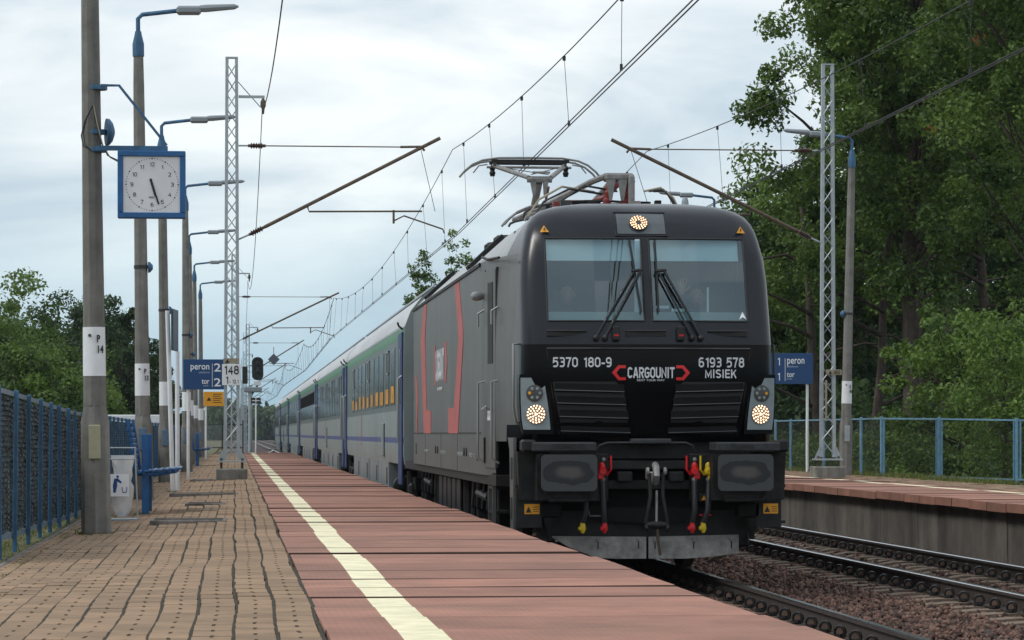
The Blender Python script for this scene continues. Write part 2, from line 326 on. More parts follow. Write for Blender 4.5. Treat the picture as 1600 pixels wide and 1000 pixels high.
# ------------------------------------------------------------------ ground
def sheet(name, x0, x1, y0, y1, z, m, nx=2, ny=2, dz=0.0, **t):
    xs = np.linspace(x0, x1, nx); ys = np.linspace(y0, y1, ny); X, Y = np.meshgrid(xs, ys); Z = np.full_like(X, z) if not callable(z) else z(X, Y)
    if dz: Z = Z + rng.normal(0, dz, Z.shape)
    v = np.stack([X, Y, Z], -1).reshape(-1, 3); i = np.arange(nx*ny).reshape(ny, nx)
    f = np.stack([i[:-1,:-1], i[:-1,1:], i[1:,1:], i[1:,:-1]], -1).reshape(-1, 4)
    return fastmesh(name, v, f, 4, m, **t)
sheet('ground', -4000, 4000, -200, 7000, -.52, m_grass, kind='structure')
sheet('grass_verge', -60, -1.62, 4, 420, lambda X, Y: .43 - .09*np.clip((-1.62-X)/.25, 0, 1) - .3*np.clip((-X-8)/50, 0, 1) - np.clip((Y-140)/60, 0, 1)*.5, m_grass, 60, 80, .012, kind='structure')
sheet('dry_meadow', -40, 1.0, 141, 420, -.30, m_dry, 20, 40, .05, kind='structure')
sheet('forest_floor', 13.0, 120, 20, 420, lambda X, Y: .45 - .02*np.clip(X-13, 0, 40), m_forest, 60, 80, .04, kind='structure')
sheet('ballast_bed', 2.3, 9.75, 8, 700, lambda X, Y: -.215 + .012*np.sin(X*9+Y*3)*np.cos(Y*7), m_bed, 40, 500, .012, kind='structure')
sheet('siding_bed', -1.5, 2.29, 141, 700, -.24, m_bed, 8, 60, .01, kind='structure')

# ------------------------------------------------------------------ platforms
def hz(x, y): return .0025*math.sin(y*1.1 + x) + .0042*math.sin(y*.37 + 1.3*x + 1) + .0012*math.sin(y*2.3 - 2*x)
def cross(x): return .60 + min(0, (x - .39))*.046
plat = thing('platform', None, None, kind='structure')
W0, W1, S0, S1 = .39, 2.48, .69, .885
def slab_mesh(w0, s0, s1, w1, L):
    b = MB(); h = .11; g = .010
    y0, y1 = g, L - g; c = .006
    xs = [w0, s0, s1, w1]
    for k in range(3):
        b.add([(xs[k],y0+c,0),(xs[k+1],y0+c,0),(xs[k+1],y1-c,0),(xs[k],y1-c,0)], [(0,1,2,3)], 1 if k == 1 else 0)
        b.add([(xs[k],y0,-c),(xs[k+1],y0,-c),(xs[k+1],y0+c,0),(xs[k],y0+c,0)], [(0,1,2,3)], 2)
    b.add([(w0,y0,-c),(w1,y0,-c),(w1,y0,-h),(w0,y0,-h)], [(0,1,2,3)], 2); b.add([(w0,y1,0),(w1,y1,0),(w1,y1,-h),(w0,y1,-h)], [(0,1,2,3)])
    b.add([(w1,y0,0),(w1,y1,0),(w1,y1,-h),(w1,y0,-h)], [(0,3,2,1)]); b.add([(w0,y0,0),(w0,y1,0),(w0,y1,-h),(w0,y0,-h)], [(0,1,2,3)])
    b.add([(w0,y0,-h),(w1,y0,-h),(w1,y1,-h),(w0,y1,-h)], [(0,3,2,1)])
    return b
def lay_slabs(parent, w0, s0, s1, w1, y, y1, L=.95):
    o0 = slab_mesh(w0, s0, s1, w1, L).build('slab', [m_slab, m_yellow, m_slabjoint], parent); n = 0
    xc = (w0+w1)/2
    while y < y1:
        o = o0 if n == 0 else link('slab', o0.data, parent)
        st = random.choice([0, 0, .002, .004, .009, -.003, -.006])
        o.location = (random.gauss(0, .004), y, .60 + st + .35*hz(xc, y)); o.rotation_euler = (random.gauss(0, .0035), random.gauss(0, .0016), random.gauss(0, .0012))
        y += L; n += 1
lay_slabs(plat, W0, S0, S1, W1, 9.2, 135.5)
# interlocking pavers, 0.19 m between the open joints, a slot in the middle of each short side
PW, PL = .19, .38
def paver_poly():
    a, n, d = PW/2 - .0085, .0085, .062; l = PL/2 - .0007
    return [(-a,-l),(-n,-l),(-n,-l+d),(n,-l+d),(n,-l),(a,-l),(a,l),(n,l),(n,l-d),(-n,l-d),(-n,l),(-a,l)]
pp = paver_poly()
def paver_mesh():
    b = MB(); n = len(pp); b.add([(x,y,0) for x,y in pp] + [(x,y,-.05) for x,y in pp], [(0,1,2,9,10,11),(2,3,8,9),(3,4,5,6,7,8)] + [(i, i+n, (i+1)%n+n, (i+1)%n) for i in range(n)]); return b
NC = 11; XL = .378
base_paver = None; near = 0
fv, ff = [], []
rows = int((135 - 10.5)/PL)
JIT = {}
def colx(c, y):
    k = (int(round(c)), int(round(y/PL*2)))
    if k not in JIT: JIT[k] = random.gauss(0, .0022)
    return XL - PW*(c+.5) + JIT[k] + .008*math.sin(y*.9 + c*.25) + .004*math.sin(y*2.1 + c*.4)
def inblock(x, y): return abs(x+.06) < .25 and abs(y-58) < .25
for r in range(rows):
    y = 10.5 + PL*(r+.5)
    for c in range(NC):
        x = colx(c, y); z = cross(x) + hz(x, y) + random.gauss(0, .0005)
        px = 800 + F*((x*math.cos(AL) - y*math.sin(AL))/(x*math.sin(AL) + y*math.cos(AL)))
        if y > 11.2 and px > -20 and near < 300:
            if base_paver is None: base_paver = o = paver_mesh().build('paver', m_paver, plat)
            else: o = link('paver', base_paver.data, plat)
            o.location = (x, y, z); o.rotation_euler = (random.gauss(0, .0012), random.gauss(0, .003), random.gauss(0, .004)); near += 1
        elif y > 11.2 or c < 3:
            o = len(fv); tx, ty = random.gauss(0, .003), random.gauss(0, .0012); n = 12
            fv += [(x+a, y+b2, z + a*tx + b2*ty) for a, b2 in pp]
            ff.append([o+i for i in (0,1,2,9,10,11)]); ff.append([o+i for i in (2,3,8,9,9,9)]); ff.append([o+i for i in (3,4,5,6,7,8)])
me = bpy.data.meshes.new('paving'); me.from_pydata(fv, [], [tuple(dict.fromkeys(f)) for f in ff]); me.materials.append(m_paver2); me.update()
link('paving', me, plat, kind='stuff')
b = MB()
for k in range(66):
    y0 = 10 + k*1.9; y1 = y0 + 1.9
    b.add([(-1.66,y0,.470),(.40,y0,.560),(.40,y1,.560),(-1.66,y1,.470)], [(0,1,2,3)])
b.build('joint_bed', m_joint, plat)
b = MB(); b.box(-1.70, -1.66, 10, 135.6, .30, .515); b.build('kerb', m_conc2, plat)
b = MB()
for k in range(126): b.box(2.30, 2.38, 9.5+k+.005, 10.5+k-.005, -.40, .484)
b.build('platform_wall', m_conc2, plat)
b = MB(); b.box(-1.66, 2.30, 135.4, 135.6, -.4, .49); b.build('end_wall', m_conc2, plat)
for (x0, x1, y, w) in ((-.85,-.08,30.3,.9),(-.62,-.12,37.6,.5),(-.95,.05,44.0,.45),(-.85,-.35,57.5,.5)):
    b = MB(); b.box(x0, x1, y, y+w, .5, cross((x0+x1)/2)+.030, bev=.008)
    for q in range(5): b.box(x0+.04, x1-.04, y+.05+q*(w-.1)/5, y+.07+q*(w-.1)/5, cross((x0+x1)/2)+.030, cross((x0+x1)/2)+.036)
    b.build('manhole_cover', m_conc2, plat)
# soil in the open joints and in the slots
jv, jf = [], []
for r in range(rows):
    y = 10.5 + PL*(r+.5)
    if y < 11.2: continue
    for c in range(NC+1):
        q = [(colx(c, yy) + PW/2 + sx, yy) for yy in (y-PL/2, y+PL/2) for sx in (-.0095, .0095)]; o = len(jv)
        jv += [(a, b2, cross(a)+hz(a, b2)-.0035) for a, b2 in (q[0], q[1], q[3], q[2])]; jf.append((o, o+1, o+2, o+3))
        if c < NC:
            xx = colx(c, y+PL/2)
            for k2 in (1,): o = len(jv); jv += [(xx+a, y+PL/2+b2, cross(xx)+hz(xx, y+PL/2)-.0030) for a, b2 in ((-.011,-.062),(.011,-.062),(.011,.062),(-.011,.062))]; jf.append((o, o+1, o+2, o+3))
me = bpy.data.meshes.new('joint_soil'); me.from_pydata(jv, [], jf); me.materials.append(m_joint); me.update(); link('joint_soil', me, plat, kind='stuff')
# moss and weeds along the verge edge of the paving
def grass_tufts(name, pts, h, n, m, spread=.08, w=.007, **t):
    pts = np.array(pts); k = len(pts)*n
    base = np.repeat(pts, n, 0) + np.concatenate([rng.normal(0, spread, (k, 2)), np.zeros((k, 1))], 1)
    ang = rng.uniform(0, 2*PI, k); hh = h*rng.uniform(.3, 1.2, k); ln = rng.uniform(.1, .7, k)*hh
    d = np.stack([np.cos(ang), np.sin(ang)], 1); s = np.stack([-np.sin(ang), np.cos(ang)], 1)*w
    v = np.zeros((k, 3, 3)); v[:,0,:2] = base[:,:2]-s; v[:,1,:2] = base[:,:2]+s; v[:,0,2] = v[:,1,2] = base[:,2]; v[:,2,:2] = base[:,:2]+d*ln[:,None]; v[:,2,2] = base[:,2]+hh
    return fastmesh(name, v.reshape(-1, 3), np.arange(k*3).reshape(-1, 3), 3, m, attr=rng.uniform(0, 1, k), kind='stuff', **t)
grass_tufts('verge_grass', [(random.uniform(-2.3,-1.66), y, .36) for y in np.linspace(20, 75, 1500)], .055, 14, m_blade)
grass_tufts('joint_weeds', [(XL - PW*random.choice([0,0,0,2,4,9,10,10,11,11]) + random.gauss(0,.01), y, .515) for y in np.linspace(12, 60, 500)] + [(-1.64+abs(random.gauss(0,.22)), y, .50) for y in np.linspace(14, 70, 1500)], .016, 6, m_blade, spread=.015, w=.004)

def foot(x, y, r, z, n=40): return [(x+math.cos(a)*r*random.uniform(.95,1.25), y+math.sin(a)*r*random.uniform(.95,1.25), z) for a in np.linspace(0, 2*PI, n)]
grass_tufts('foot_weeds', sum([foot(-1.30, yy, .15, .508) for yy in (28.6, 43.4, 58.5, 73.4, 91)], []) + foot(-.06, 58, .36, .56, 70) + foot(-1.06, 34.8, .05, .52) + foot(-1.0, 48.3, .06, .52), .035, 7, m_blade, spread=.02, w=.005)
# right-hand platform
plat2 = thing('platform', None, None, kind='structure')
o0 = slab_mesh(-11.60, -11.29, -11.10, -9.50, .95)
for i, (x, y, z) in enumerate(o0.v): o0.v[i] = (-x, y, z)
sl = fixn(o0.build('slab', [m_slab, m_yellow, m_slabjoint], plat2)); y = 27.0; first = True
while y < 135:
    o = sl if first else link('slab', sl.data, plat2); first = False
    o.location = (random.gauss(0, .002), y, .60 + random.gauss(0, .0012)); o.rotation_euler = (random.gauss(0, .0008), random.gauss(0, .0006), 0); y += .95
b = MB(); pn = None
for k in range(84):
    y0 = 27 + k*1.25
    if pn is None: pn = o = MB().box(0, .12, .006, 1.244, 0, .93, bev=.006).build('wall_panel', m_wallp, plat2)
    else: o = link('wall_panel', pn.data, plat2)
    o.location = (9.66 + random.gauss(0,.004), y0, -.44); o.rotation_euler = (0, random.gauss(0, .006), 0)
b = MB(); b.add([(11.6,27,.585),(13.0,27,.575),(13.0,135,.575),(11.6,135,.585)], [(0,1,2,3)]); b.build('joint_bed', m_joint, plat2)
fv, ff = [], []
for r in range(int(108/PL)):
    y = 27 + PL*(r+.5)
    for c in range(7):
        x = 11.61 + PW*(c+.5); z = .602 + random.gauss(0, .002); o = len(fv); fv += [(x+a, y+b2, z) for a, b2 in pp]
        ff += [tuple(o+i for i in (0,1,2,9,10,11)), tuple(o+i for i in (2,3,8,9)), tuple(o+i for i in (3,4,5,6,7,8))]
me = bpy.data.meshes.new('paving'); me.from_pydata(fv, [], ff); me.materials.append(m_paver2); me.update(); link('paving', me, plat2, kind='stuff')
grass_tufts('fence_foot_grass', [(random.uniform(12.75, 13.3), y, .57) for y in np.linspace(50, 90, 900)], .13, 10, m_blade, w=.012)

# ------------------------------------------------------------------ tracks
RAILP = [(-.075,-.172),(.075,-.172),(.075,-.160),(.012,-.145),(.009,-.045),(.036,-.035),(.036,-.008),(.028,0),(-.028,0),(-.036,-.008),(-.036,-.035),(-.009,-.045),(-.012,-.145),(-.075,-.160)]
def rail_mb(pts):
    b = MB(); n = len(RAILP)
    for i, (x, y) in enumerate(pts): b.v += [(x+p[0], y, p[1]) for p in RAILP]
    for i in range(len(pts)-1):
        for j in range(n):
            b.f.append((i*n+j, i*n+(j+1)%n, (i+1)*n+(j+1)%n, (i+1)*n+j)); b.m.append(1 if 6 <= j <= 8 else 0)
    b.f.append(tuple(range(n))); b.m.append(0)
    return b
sleeper0 = MB().prism([(-1.25,-.40),(1.25,-.40),(1.25,-.19),(1.0,-.172),(.45,-.172),(.3,-.20),(-.3,-.20),(-.45,-.172),(-1.0,-.172),(-1.25,-.19)], -.13, .13)
def clip_mesh():
    b = MB(); n, k = 12, 6
    for i in range(n):
        a = 2*PI*i/n
        for j in range(k):
            t = 2*PI*j/k; r = .046 + .011*math.cos(t); b.v.append((.013*math.sin(t)*1.6, r*math.cos(a), r*math.sin(a)))
    for i in range(n):
        for j in range(k): b.f.append((i*k+j, i*k+(j+1)%k, ((i+1)%n)*k+(j+1)%k, ((i+1)%n)*k+j)); b.m.append(0)
    b.tube([(-.02,0,0),(.012,0,0)], .03, 8, 1); b.box(-.045, .03, -.05, .05, -.062, -.04, 0); b.box(-.02,.05,-.02,.02,-.04,-.015,0)
    return b
def track(cx, y0, y1, label=None, center=None, n_clip=0, sides=(-1,1)):
    t = thing('railway_track', None, None, kind='structure')
    cf = center or (lambda y: cx)
    ys = [y0, y1] if center is None else list(np.linspace(y0, y1, 60))
    for s in (-.7535, .7535): rail_mb([(cf(y)+s, y) for y in ys]).build('rail', [m_rail, m_railtop], t)
    s0 = None; y = y0 + .2; k = 0
    while y < min(y1, y0+178) and k < 296:
        o = sleeper0.build('sleeper', m_sleeper, t) if s0 is None else link('sleeper', s0.data, t)
        s0 = s0 or o; o.location = (cf(y), y, random.gauss(0, .004)); y += .6; k += 1
    if n_clip:
        c0 = None; y = y0 + .2; k = 0
        while k < n_clip:
            for s in (-.7535, .7535):
                for q in (-1, 1):
                    if (s, q) not in sides or k >= n_clip: continue
                    o = clip_mesh().build('rail_clip', [m_clip, m_clipc], t, smooth=True) if c0 is None else link('rail_clip', c0.data, t)
                    c0 = c0 or o; o.location = (cf(y)+s+q*.098, y, -.118); o.rotation_euler = (0, 0, R(-62) if q > 0 else R(180+62)); o.rotation_euler.z += random.gauss(0, .12); k += 1
            y += .6
    return t
TX = 4.14; TX2 = 7.88; G = .7535
track(TX, 9.0, 640, n_clip=90, sides=((G,1),(G,-1)))
track(TX2, 20.0, 640, n_clip=290, sides=((-G,-1),(G,-1),(G,1)))
def cs(y): t = min(1, max(0, (y-150)/130)); t = t*t*(3-2*t); return 1.5 + (TX-1.5)*t
track(0, 142, 290, center=cs)
# ballast stones near the camera
def stones(name, n, x0, x1, y0, y1, s, m, z=-.205):
    pos = np.stack([rng.uniform(x0, x1, n), y0 + (y1-y0)*rng.uniform(0, 1, n)**1.25, z + rng.uniform(-.012, .022, n)], 1)
    for cx in (TX, TX2):   # keep the sleepers partly clear
        on = (np.abs(pos[:,0]-cx) < 1.2) & ((((pos[:,1]-(9.2 if cx == TX else 20.2)) + .15) % .6) < .30); pos[on, 2] -= .035
    oct_ = np.array([(1,0,0),(0,1,0),(-1,0,0),(0,-1,0),(0,0,1),(0,0,-1)], float)
    v = oct_[None]*rng.uniform(.5, 1.25, (n, 6, 1)) + rng.normal(0, .18, (n, 6, 3)); v *= (s*rng.uniform(.6, 1.35, n))[:,None,None]; v[:,:,2] *= .75
    q = rng.normal(size=(n, 4)); q /= np.linalg.norm(q, axis=1, keepdims=True); a, b_, c, d = q.T
    Rm = np.stack([1-2*(c*c+d*d), 2*(b_*c-a*d), 2*(b_*d+a*c), 2*(b_*c+a*d), 1-2*(b_*b_+d*d), 2*(c*d-a*b_), 2*(b_*d-a*c), 2*(c*d+a*b_), 1-2*(b_*b_+c*c)], 1).reshape(n, 3, 3)
    v = np.einsum('nij,nkj->nki', Rm, v) + pos[:,None]
    f0 = np.array([(0,1,4),(1,2,4),(2,3,4),(3,0,4),(1,0,5),(2,1,5),(3,2,5),(0,3,5)])
    f = (f0[None] + np.arange(n)[:,None,None]*6).reshape(-1, 3)
    fastmesh(name, v.reshape(-1, 3), f, 3, m, kind='stuff')
stones('ballast', 34000, 4.0, 9.6, 10.5, 34, .033, m_stone)
stones('ballast', 14000, 4.4, 9.6, 34, 70, .044, m_stone)
stones('ballast', 3000, 2.4, 4.1, 10, 30, .035, m_stone)

# ------------------------------------------------------------------ fences
fl = thing('platform_fence', 'long blue steel fence with dark woven screens along the left edge of the platform', 'fence', (-1.98, 22, .4))
fz = lambda y: -.02*min(1, max(0, (y-26)/30))
def screen_mesh(w, h):
    b = MB(); nz = int(h/.045); ny = int(w/.115)
    b.add([(0,0,0),(0,w,0),(0,w,h),(0,0,h)], [(0,1,2,3)])
    for i in range(nz):
        z = i*h/nz; off = .05*(i % 2)
        for j in range(ny+1):
            y0 = max(0, j*w/ny - off + random.gauss(0,.006)); y1 = min(w, (j+1)*w/ny - off - .012 + random.gauss(0,.006))
            if y1 - y0 < .02: continue
            d = .012 + random.uniform(0, .022); t = random.uniform(0, .012)
            b.add([(0,y0,z),(0,y1,z),(d,y1-.012,z+.006),(d,y0+.012,z+.006),(0,y0,z+.037),(0,y1,z+.037),(d-t,y1-.012,z+.031),(d-t,y0+.012,z+.031)], [(0,1,2,3),(3,2,6,7),(7,6,5,4),(0,3,7,4),(1,5,6,2)])
    return b
scr = [screen_mesh(1.70, 1.22) for _ in range(3)]; scrm = []
yy = 22.2; k = 0
post0 = MB().box(-.02, .02, -.022, .022, -.55, 1.33, bev=.006); pm = None; ptops = []
while yy < 134:
    zb = .555 - .14*min(1, max(0, (yy-24)/14)) - .02*max(0, (yy-38)/60)
    xo = -1.98 + .003*math.sin(yy*.7)
    o = post0.build('post', m_blue2, fl) if pm is None else link('post', pm.data, fl); pm = pm or o
    o.location = (xo+1.98, yy-22, zb-.4); o.rotation_euler = (random.gauss(0,.006), random.gauss(0,.01), 0); ptops.append((xo, yy, zb))
    if k < 3: s = scr[k].build('screen', m_scr, fl); scrm.append(s.data)
    else: s = link('screen', scrm[k % 3], fl)
    s.location = (xo+1.98-.05, yy-22+.02, zb-.4+.04)
    yy += 1.75; k += 1
for i in range(len(ptops)-1):
    (xa, ya, za), (xb, yb, zb) = ptops[i], ptops[i+1]
    for nm, h, hh in (('top_rail', 1.28, .045), ('bottom_rail', 0.0, .05)):
        b = MB(); b.add([(xa+1.98-.05,ya-22,za-.4+h),(xa+1.98-.025 ,ya-22,za-.4+h),(xb+1.98-.025,yb-22,zb-.4+h),(xb+1.98-.05,yb-22,zb-.4+h)] + [(xa+1.98-.05,ya-22,za-.4+h+hh),(xa+1.98-.025,ya-22,za-.4+h+hh),(xb+1.98-.025,yb-22,zb-.4+h+hh),(xb+1.98-.05,yb-22,zb-.4+h+hh)],
            [(0,3,2,1),(4,5,6,7),(0,1,5,4),(1,2,6,5),(2,3,7,6),(3,0,4,7)])
        b.build(nm, m_grail, fl)

def mesh_panel(w, h, pitch=.055, r=.0022):
    """diamond wire netting in the x-z plane"""
    b = MB(); k = int((w+h)/pitch)
    for i in range(k+1):
        c = i*pitch
        for s in (0, 1):
            x0, z0 = (c, 0) if c <= w else (w, c-w); x1, z1 = (0, c) if c <= h else (c-h, h)
            if s: x0, x1 = w-x0, w-x1
            if abs(x1-x0) < .01: continue
            b.add([(x0-r,0,z0),(x0+r,0,z0),(x1+r,0,z1),(x1-r,0,z1),(x0,r*2,z0),(x1,r*2,z1)], [(0,1,2,3),(0,3,5,4),(1,4,5,2)])
    return b
fr = thing('platform_fence', 'light blue steel fence with wire netting behind the right platform', 'fence', (13, 60, .55))
def fence_panel(p, q, zp, zq, frame=.028, h=1.22):
    p = Vector((p[0], p[1], zp)); q = Vector((q[0], q[1], zq)); d = q - p; L_ = d.length; d.normalize()
    P0 = Vector((13, 60, .55))
    for z in (.07, h): MB().tube([p-P0+Vector((0,0,z)), q-P0+Vector((0,0,z))], frame*.8, 4, phase=.5).build('frame_rail', m_blue3, fr)
    for e in (p + d*.07, q - d*.07): MB().tube([e-P0+Vector((0,0,.07)), e-P0+Vector((0,0,h))], frame*.8, 4, phase=.5).build('frame_stile', m_blue3, fr)
    o = mesh_panel(L_-.14, h-.07, .085, .0017).build('wire_netting', m_wire, fr, kind='stuff'); s = p + d*.07 - P0; o.location = (s.x, s.y, s.z+.07); o.rotation_euler = (0, math.atan2(-d.z, math.hypot(d.x, d.y)), math.atan2(d.y, d.x))
fpts = [(13.05, 60 + 2.0*i, .545) for i in range(32)][::-1] + [(13.9, 58.6, .53), (15.05, 57.0, .50), (16.7, 56.2, .48), (18.4, 55.8, .47)]
for i, (x, y, z) in enumerate(fpts):
    if i < len(fpts)-1: fence_panel((x, y), fpts[i+1][:2], z, fpts[i+1][2])
    MB().box(x-.026-13, x+.026-13, y-.026-60, y+.026-60, -.55, z+1.26-.55, bev=.006).build('post', m_blue3, fr)
# gate fence across the far end of the left platform
ge = thing('end_fence', 'grey tube and netting barrier closing the far end of the left platform', 'fence', (-1.0, 132, .5))
for x in (-1.9, -.55, .35): MB().tube([(x+1.0, 0, 0), (x+1.0, 0, 1.55)], .03, 6).build('post', m_wire, ge)
for z in (.35, 1.35): MB().tube([(-.9, 0, z), (1.35, 0, z)], .025, 6).build('rail', m_wire, ge)
o = mesh_panel(2.2, 1.0, .08, .004).build('wire_netting', m_galv, ge, kind='stuff'); o.location = (-.88, 0, .36)

# ------------------------------------------------------------------ lamp posts
def lamp_post(x, y, zb, label, side=1, top=6.70, plate=m_galv, seg=True, txt=None, lean=0.0, n=8):
    t = thing('lamp_post', label, 'lamp post', (x, y, zb), group=None)
    t.rotation_euler = (0, lean, 0)
    b = MB()
    b.lathe((0,0,-.05), (0,0,1), [(.142,0),(.134,1.10),(.109,1.22),(.106,1.27)], 8); o = b.build('base', m_conc, t, smooth=True)
    MB().lathe((0,0,1.2), (0,0,1), [(.108,0),(.103,.5),(.078,top-2.0),(.070,top-1.55)], 10).build('shaft', m_conc, t, smooth=True)
    c = MB().lathe((0,0,top-.36), (0,0,1), [(.083,0),(.083,.18),(.05,.32),(.045,.36)], 10).build('cap', m_blue2, t, smooth=True)
    MB().tube([(0,0,top),(0,0,top+.18),(side*.06,0,top+.24),(side*.60,0,top+.30)], .032, 8).build('arm', m_blue2, t, smooth=True)
    h = MB(); h.box(side*.55 if side > 0 else -.90, .90 if side > 0 else side*.55, -.09, .09, top+.24, top+.36, bev=.03)
    hd = h.build('lamp_head', m_lamp, t)
    MB().lathe((side*.88,0,top+.325), (side,0,.06), [(.05,0),(.055,.1),(.04,.5),(.012,.56)], 8).build('lamp_cover', m_lamp, hd, smooth=True)
    MB().lathe((0,0,1.48), (0,0,1), [(.1075,0),(.1045,.46)], 16).build('number_band', m_white, t, smooth=True)
    MB().box(-.055, .055, -.150, -.125, .70, 1.02, bev=.006).build('cover_plate', plate, t)
    if txt:
        text('band_lettering', txt, m_text_k, t, (.062, -.094, 1.78), (.75,.6,0), (0,0,1), .075, .17, .003, bold=.02)
        MB().lathe((-.035, -.107, 1.86), (0,-1,0), [(.016,0),(.016,.01)], 10).build('band_bolt', m_rust, t)
    for z in ((3.3,) if 'clock;' not in label and 'carrying' not in label else ()):
        MB().lathe((0,0,z), (0,0,1), [(.102,0),(.102,.05)], 10).build('clamp', m_wire, t)
        MB().lathe((.10*side,0,z+.02), (side,0,0), [(.08,0),(.075,.03),(.03,.07)], 12).build('speaker', m_blue2, t, smooth=True)
    return t
m_cream = mat('cream_plate', (.34, .33, .22), .55, noise=(20, .1))
m_bplate = mat('blue_grey_plate', (.10, .17, .25), .5, noise=(20, .3))
LP = [(-1.30, 28.6, 'nearest concrete lamp post, carrying the square station clock'),
      (-1.30, 43.4, 'second concrete lamp post on the left platform, behind the clock post'),
      (-1.33, 58.5, 'third concrete lamp post on the left platform, beside the edge-on timetable board'),
      (-1.16, 73.4, 'fourth concrete lamp post on the left platform, behind the platform 2 sign'),
      (-1.33, 91.0, 'fifth concrete lamp post on the left platform, third from the far end'),
      (-1.39, 107.0, 'sixth concrete lamp post on the left platform, last but one'),
      (-1.34, 121.0, 'farthest concrete lamp post on the left platform, near the yellow notice')]
for i, (x, y, l) in enumerate(LP):
    o = lamp_post(x, y, cross(x), l, plate=m_cream if i == 0 else m_bplate, txt='P\n14' if i == 0 else ('P\n13' if i == 1 else None), lean=-.012 if i < 3 else -.006)
    o['group'] = 'lamp posts along the left platform'
o = lamp_post(12.5, 61, .60, 'concrete lamp post beside the lattice mast on the right platform', side=-1, lean=.022, txt='K\n43'); o['group'] = 'lamp posts along the right platform'
o = lamp_post(12.3, 76.7, .60, 'blue topped lamp post rising just above the locomotive roof', side=-1); o['group'] = 'lamp posts along the right platform'

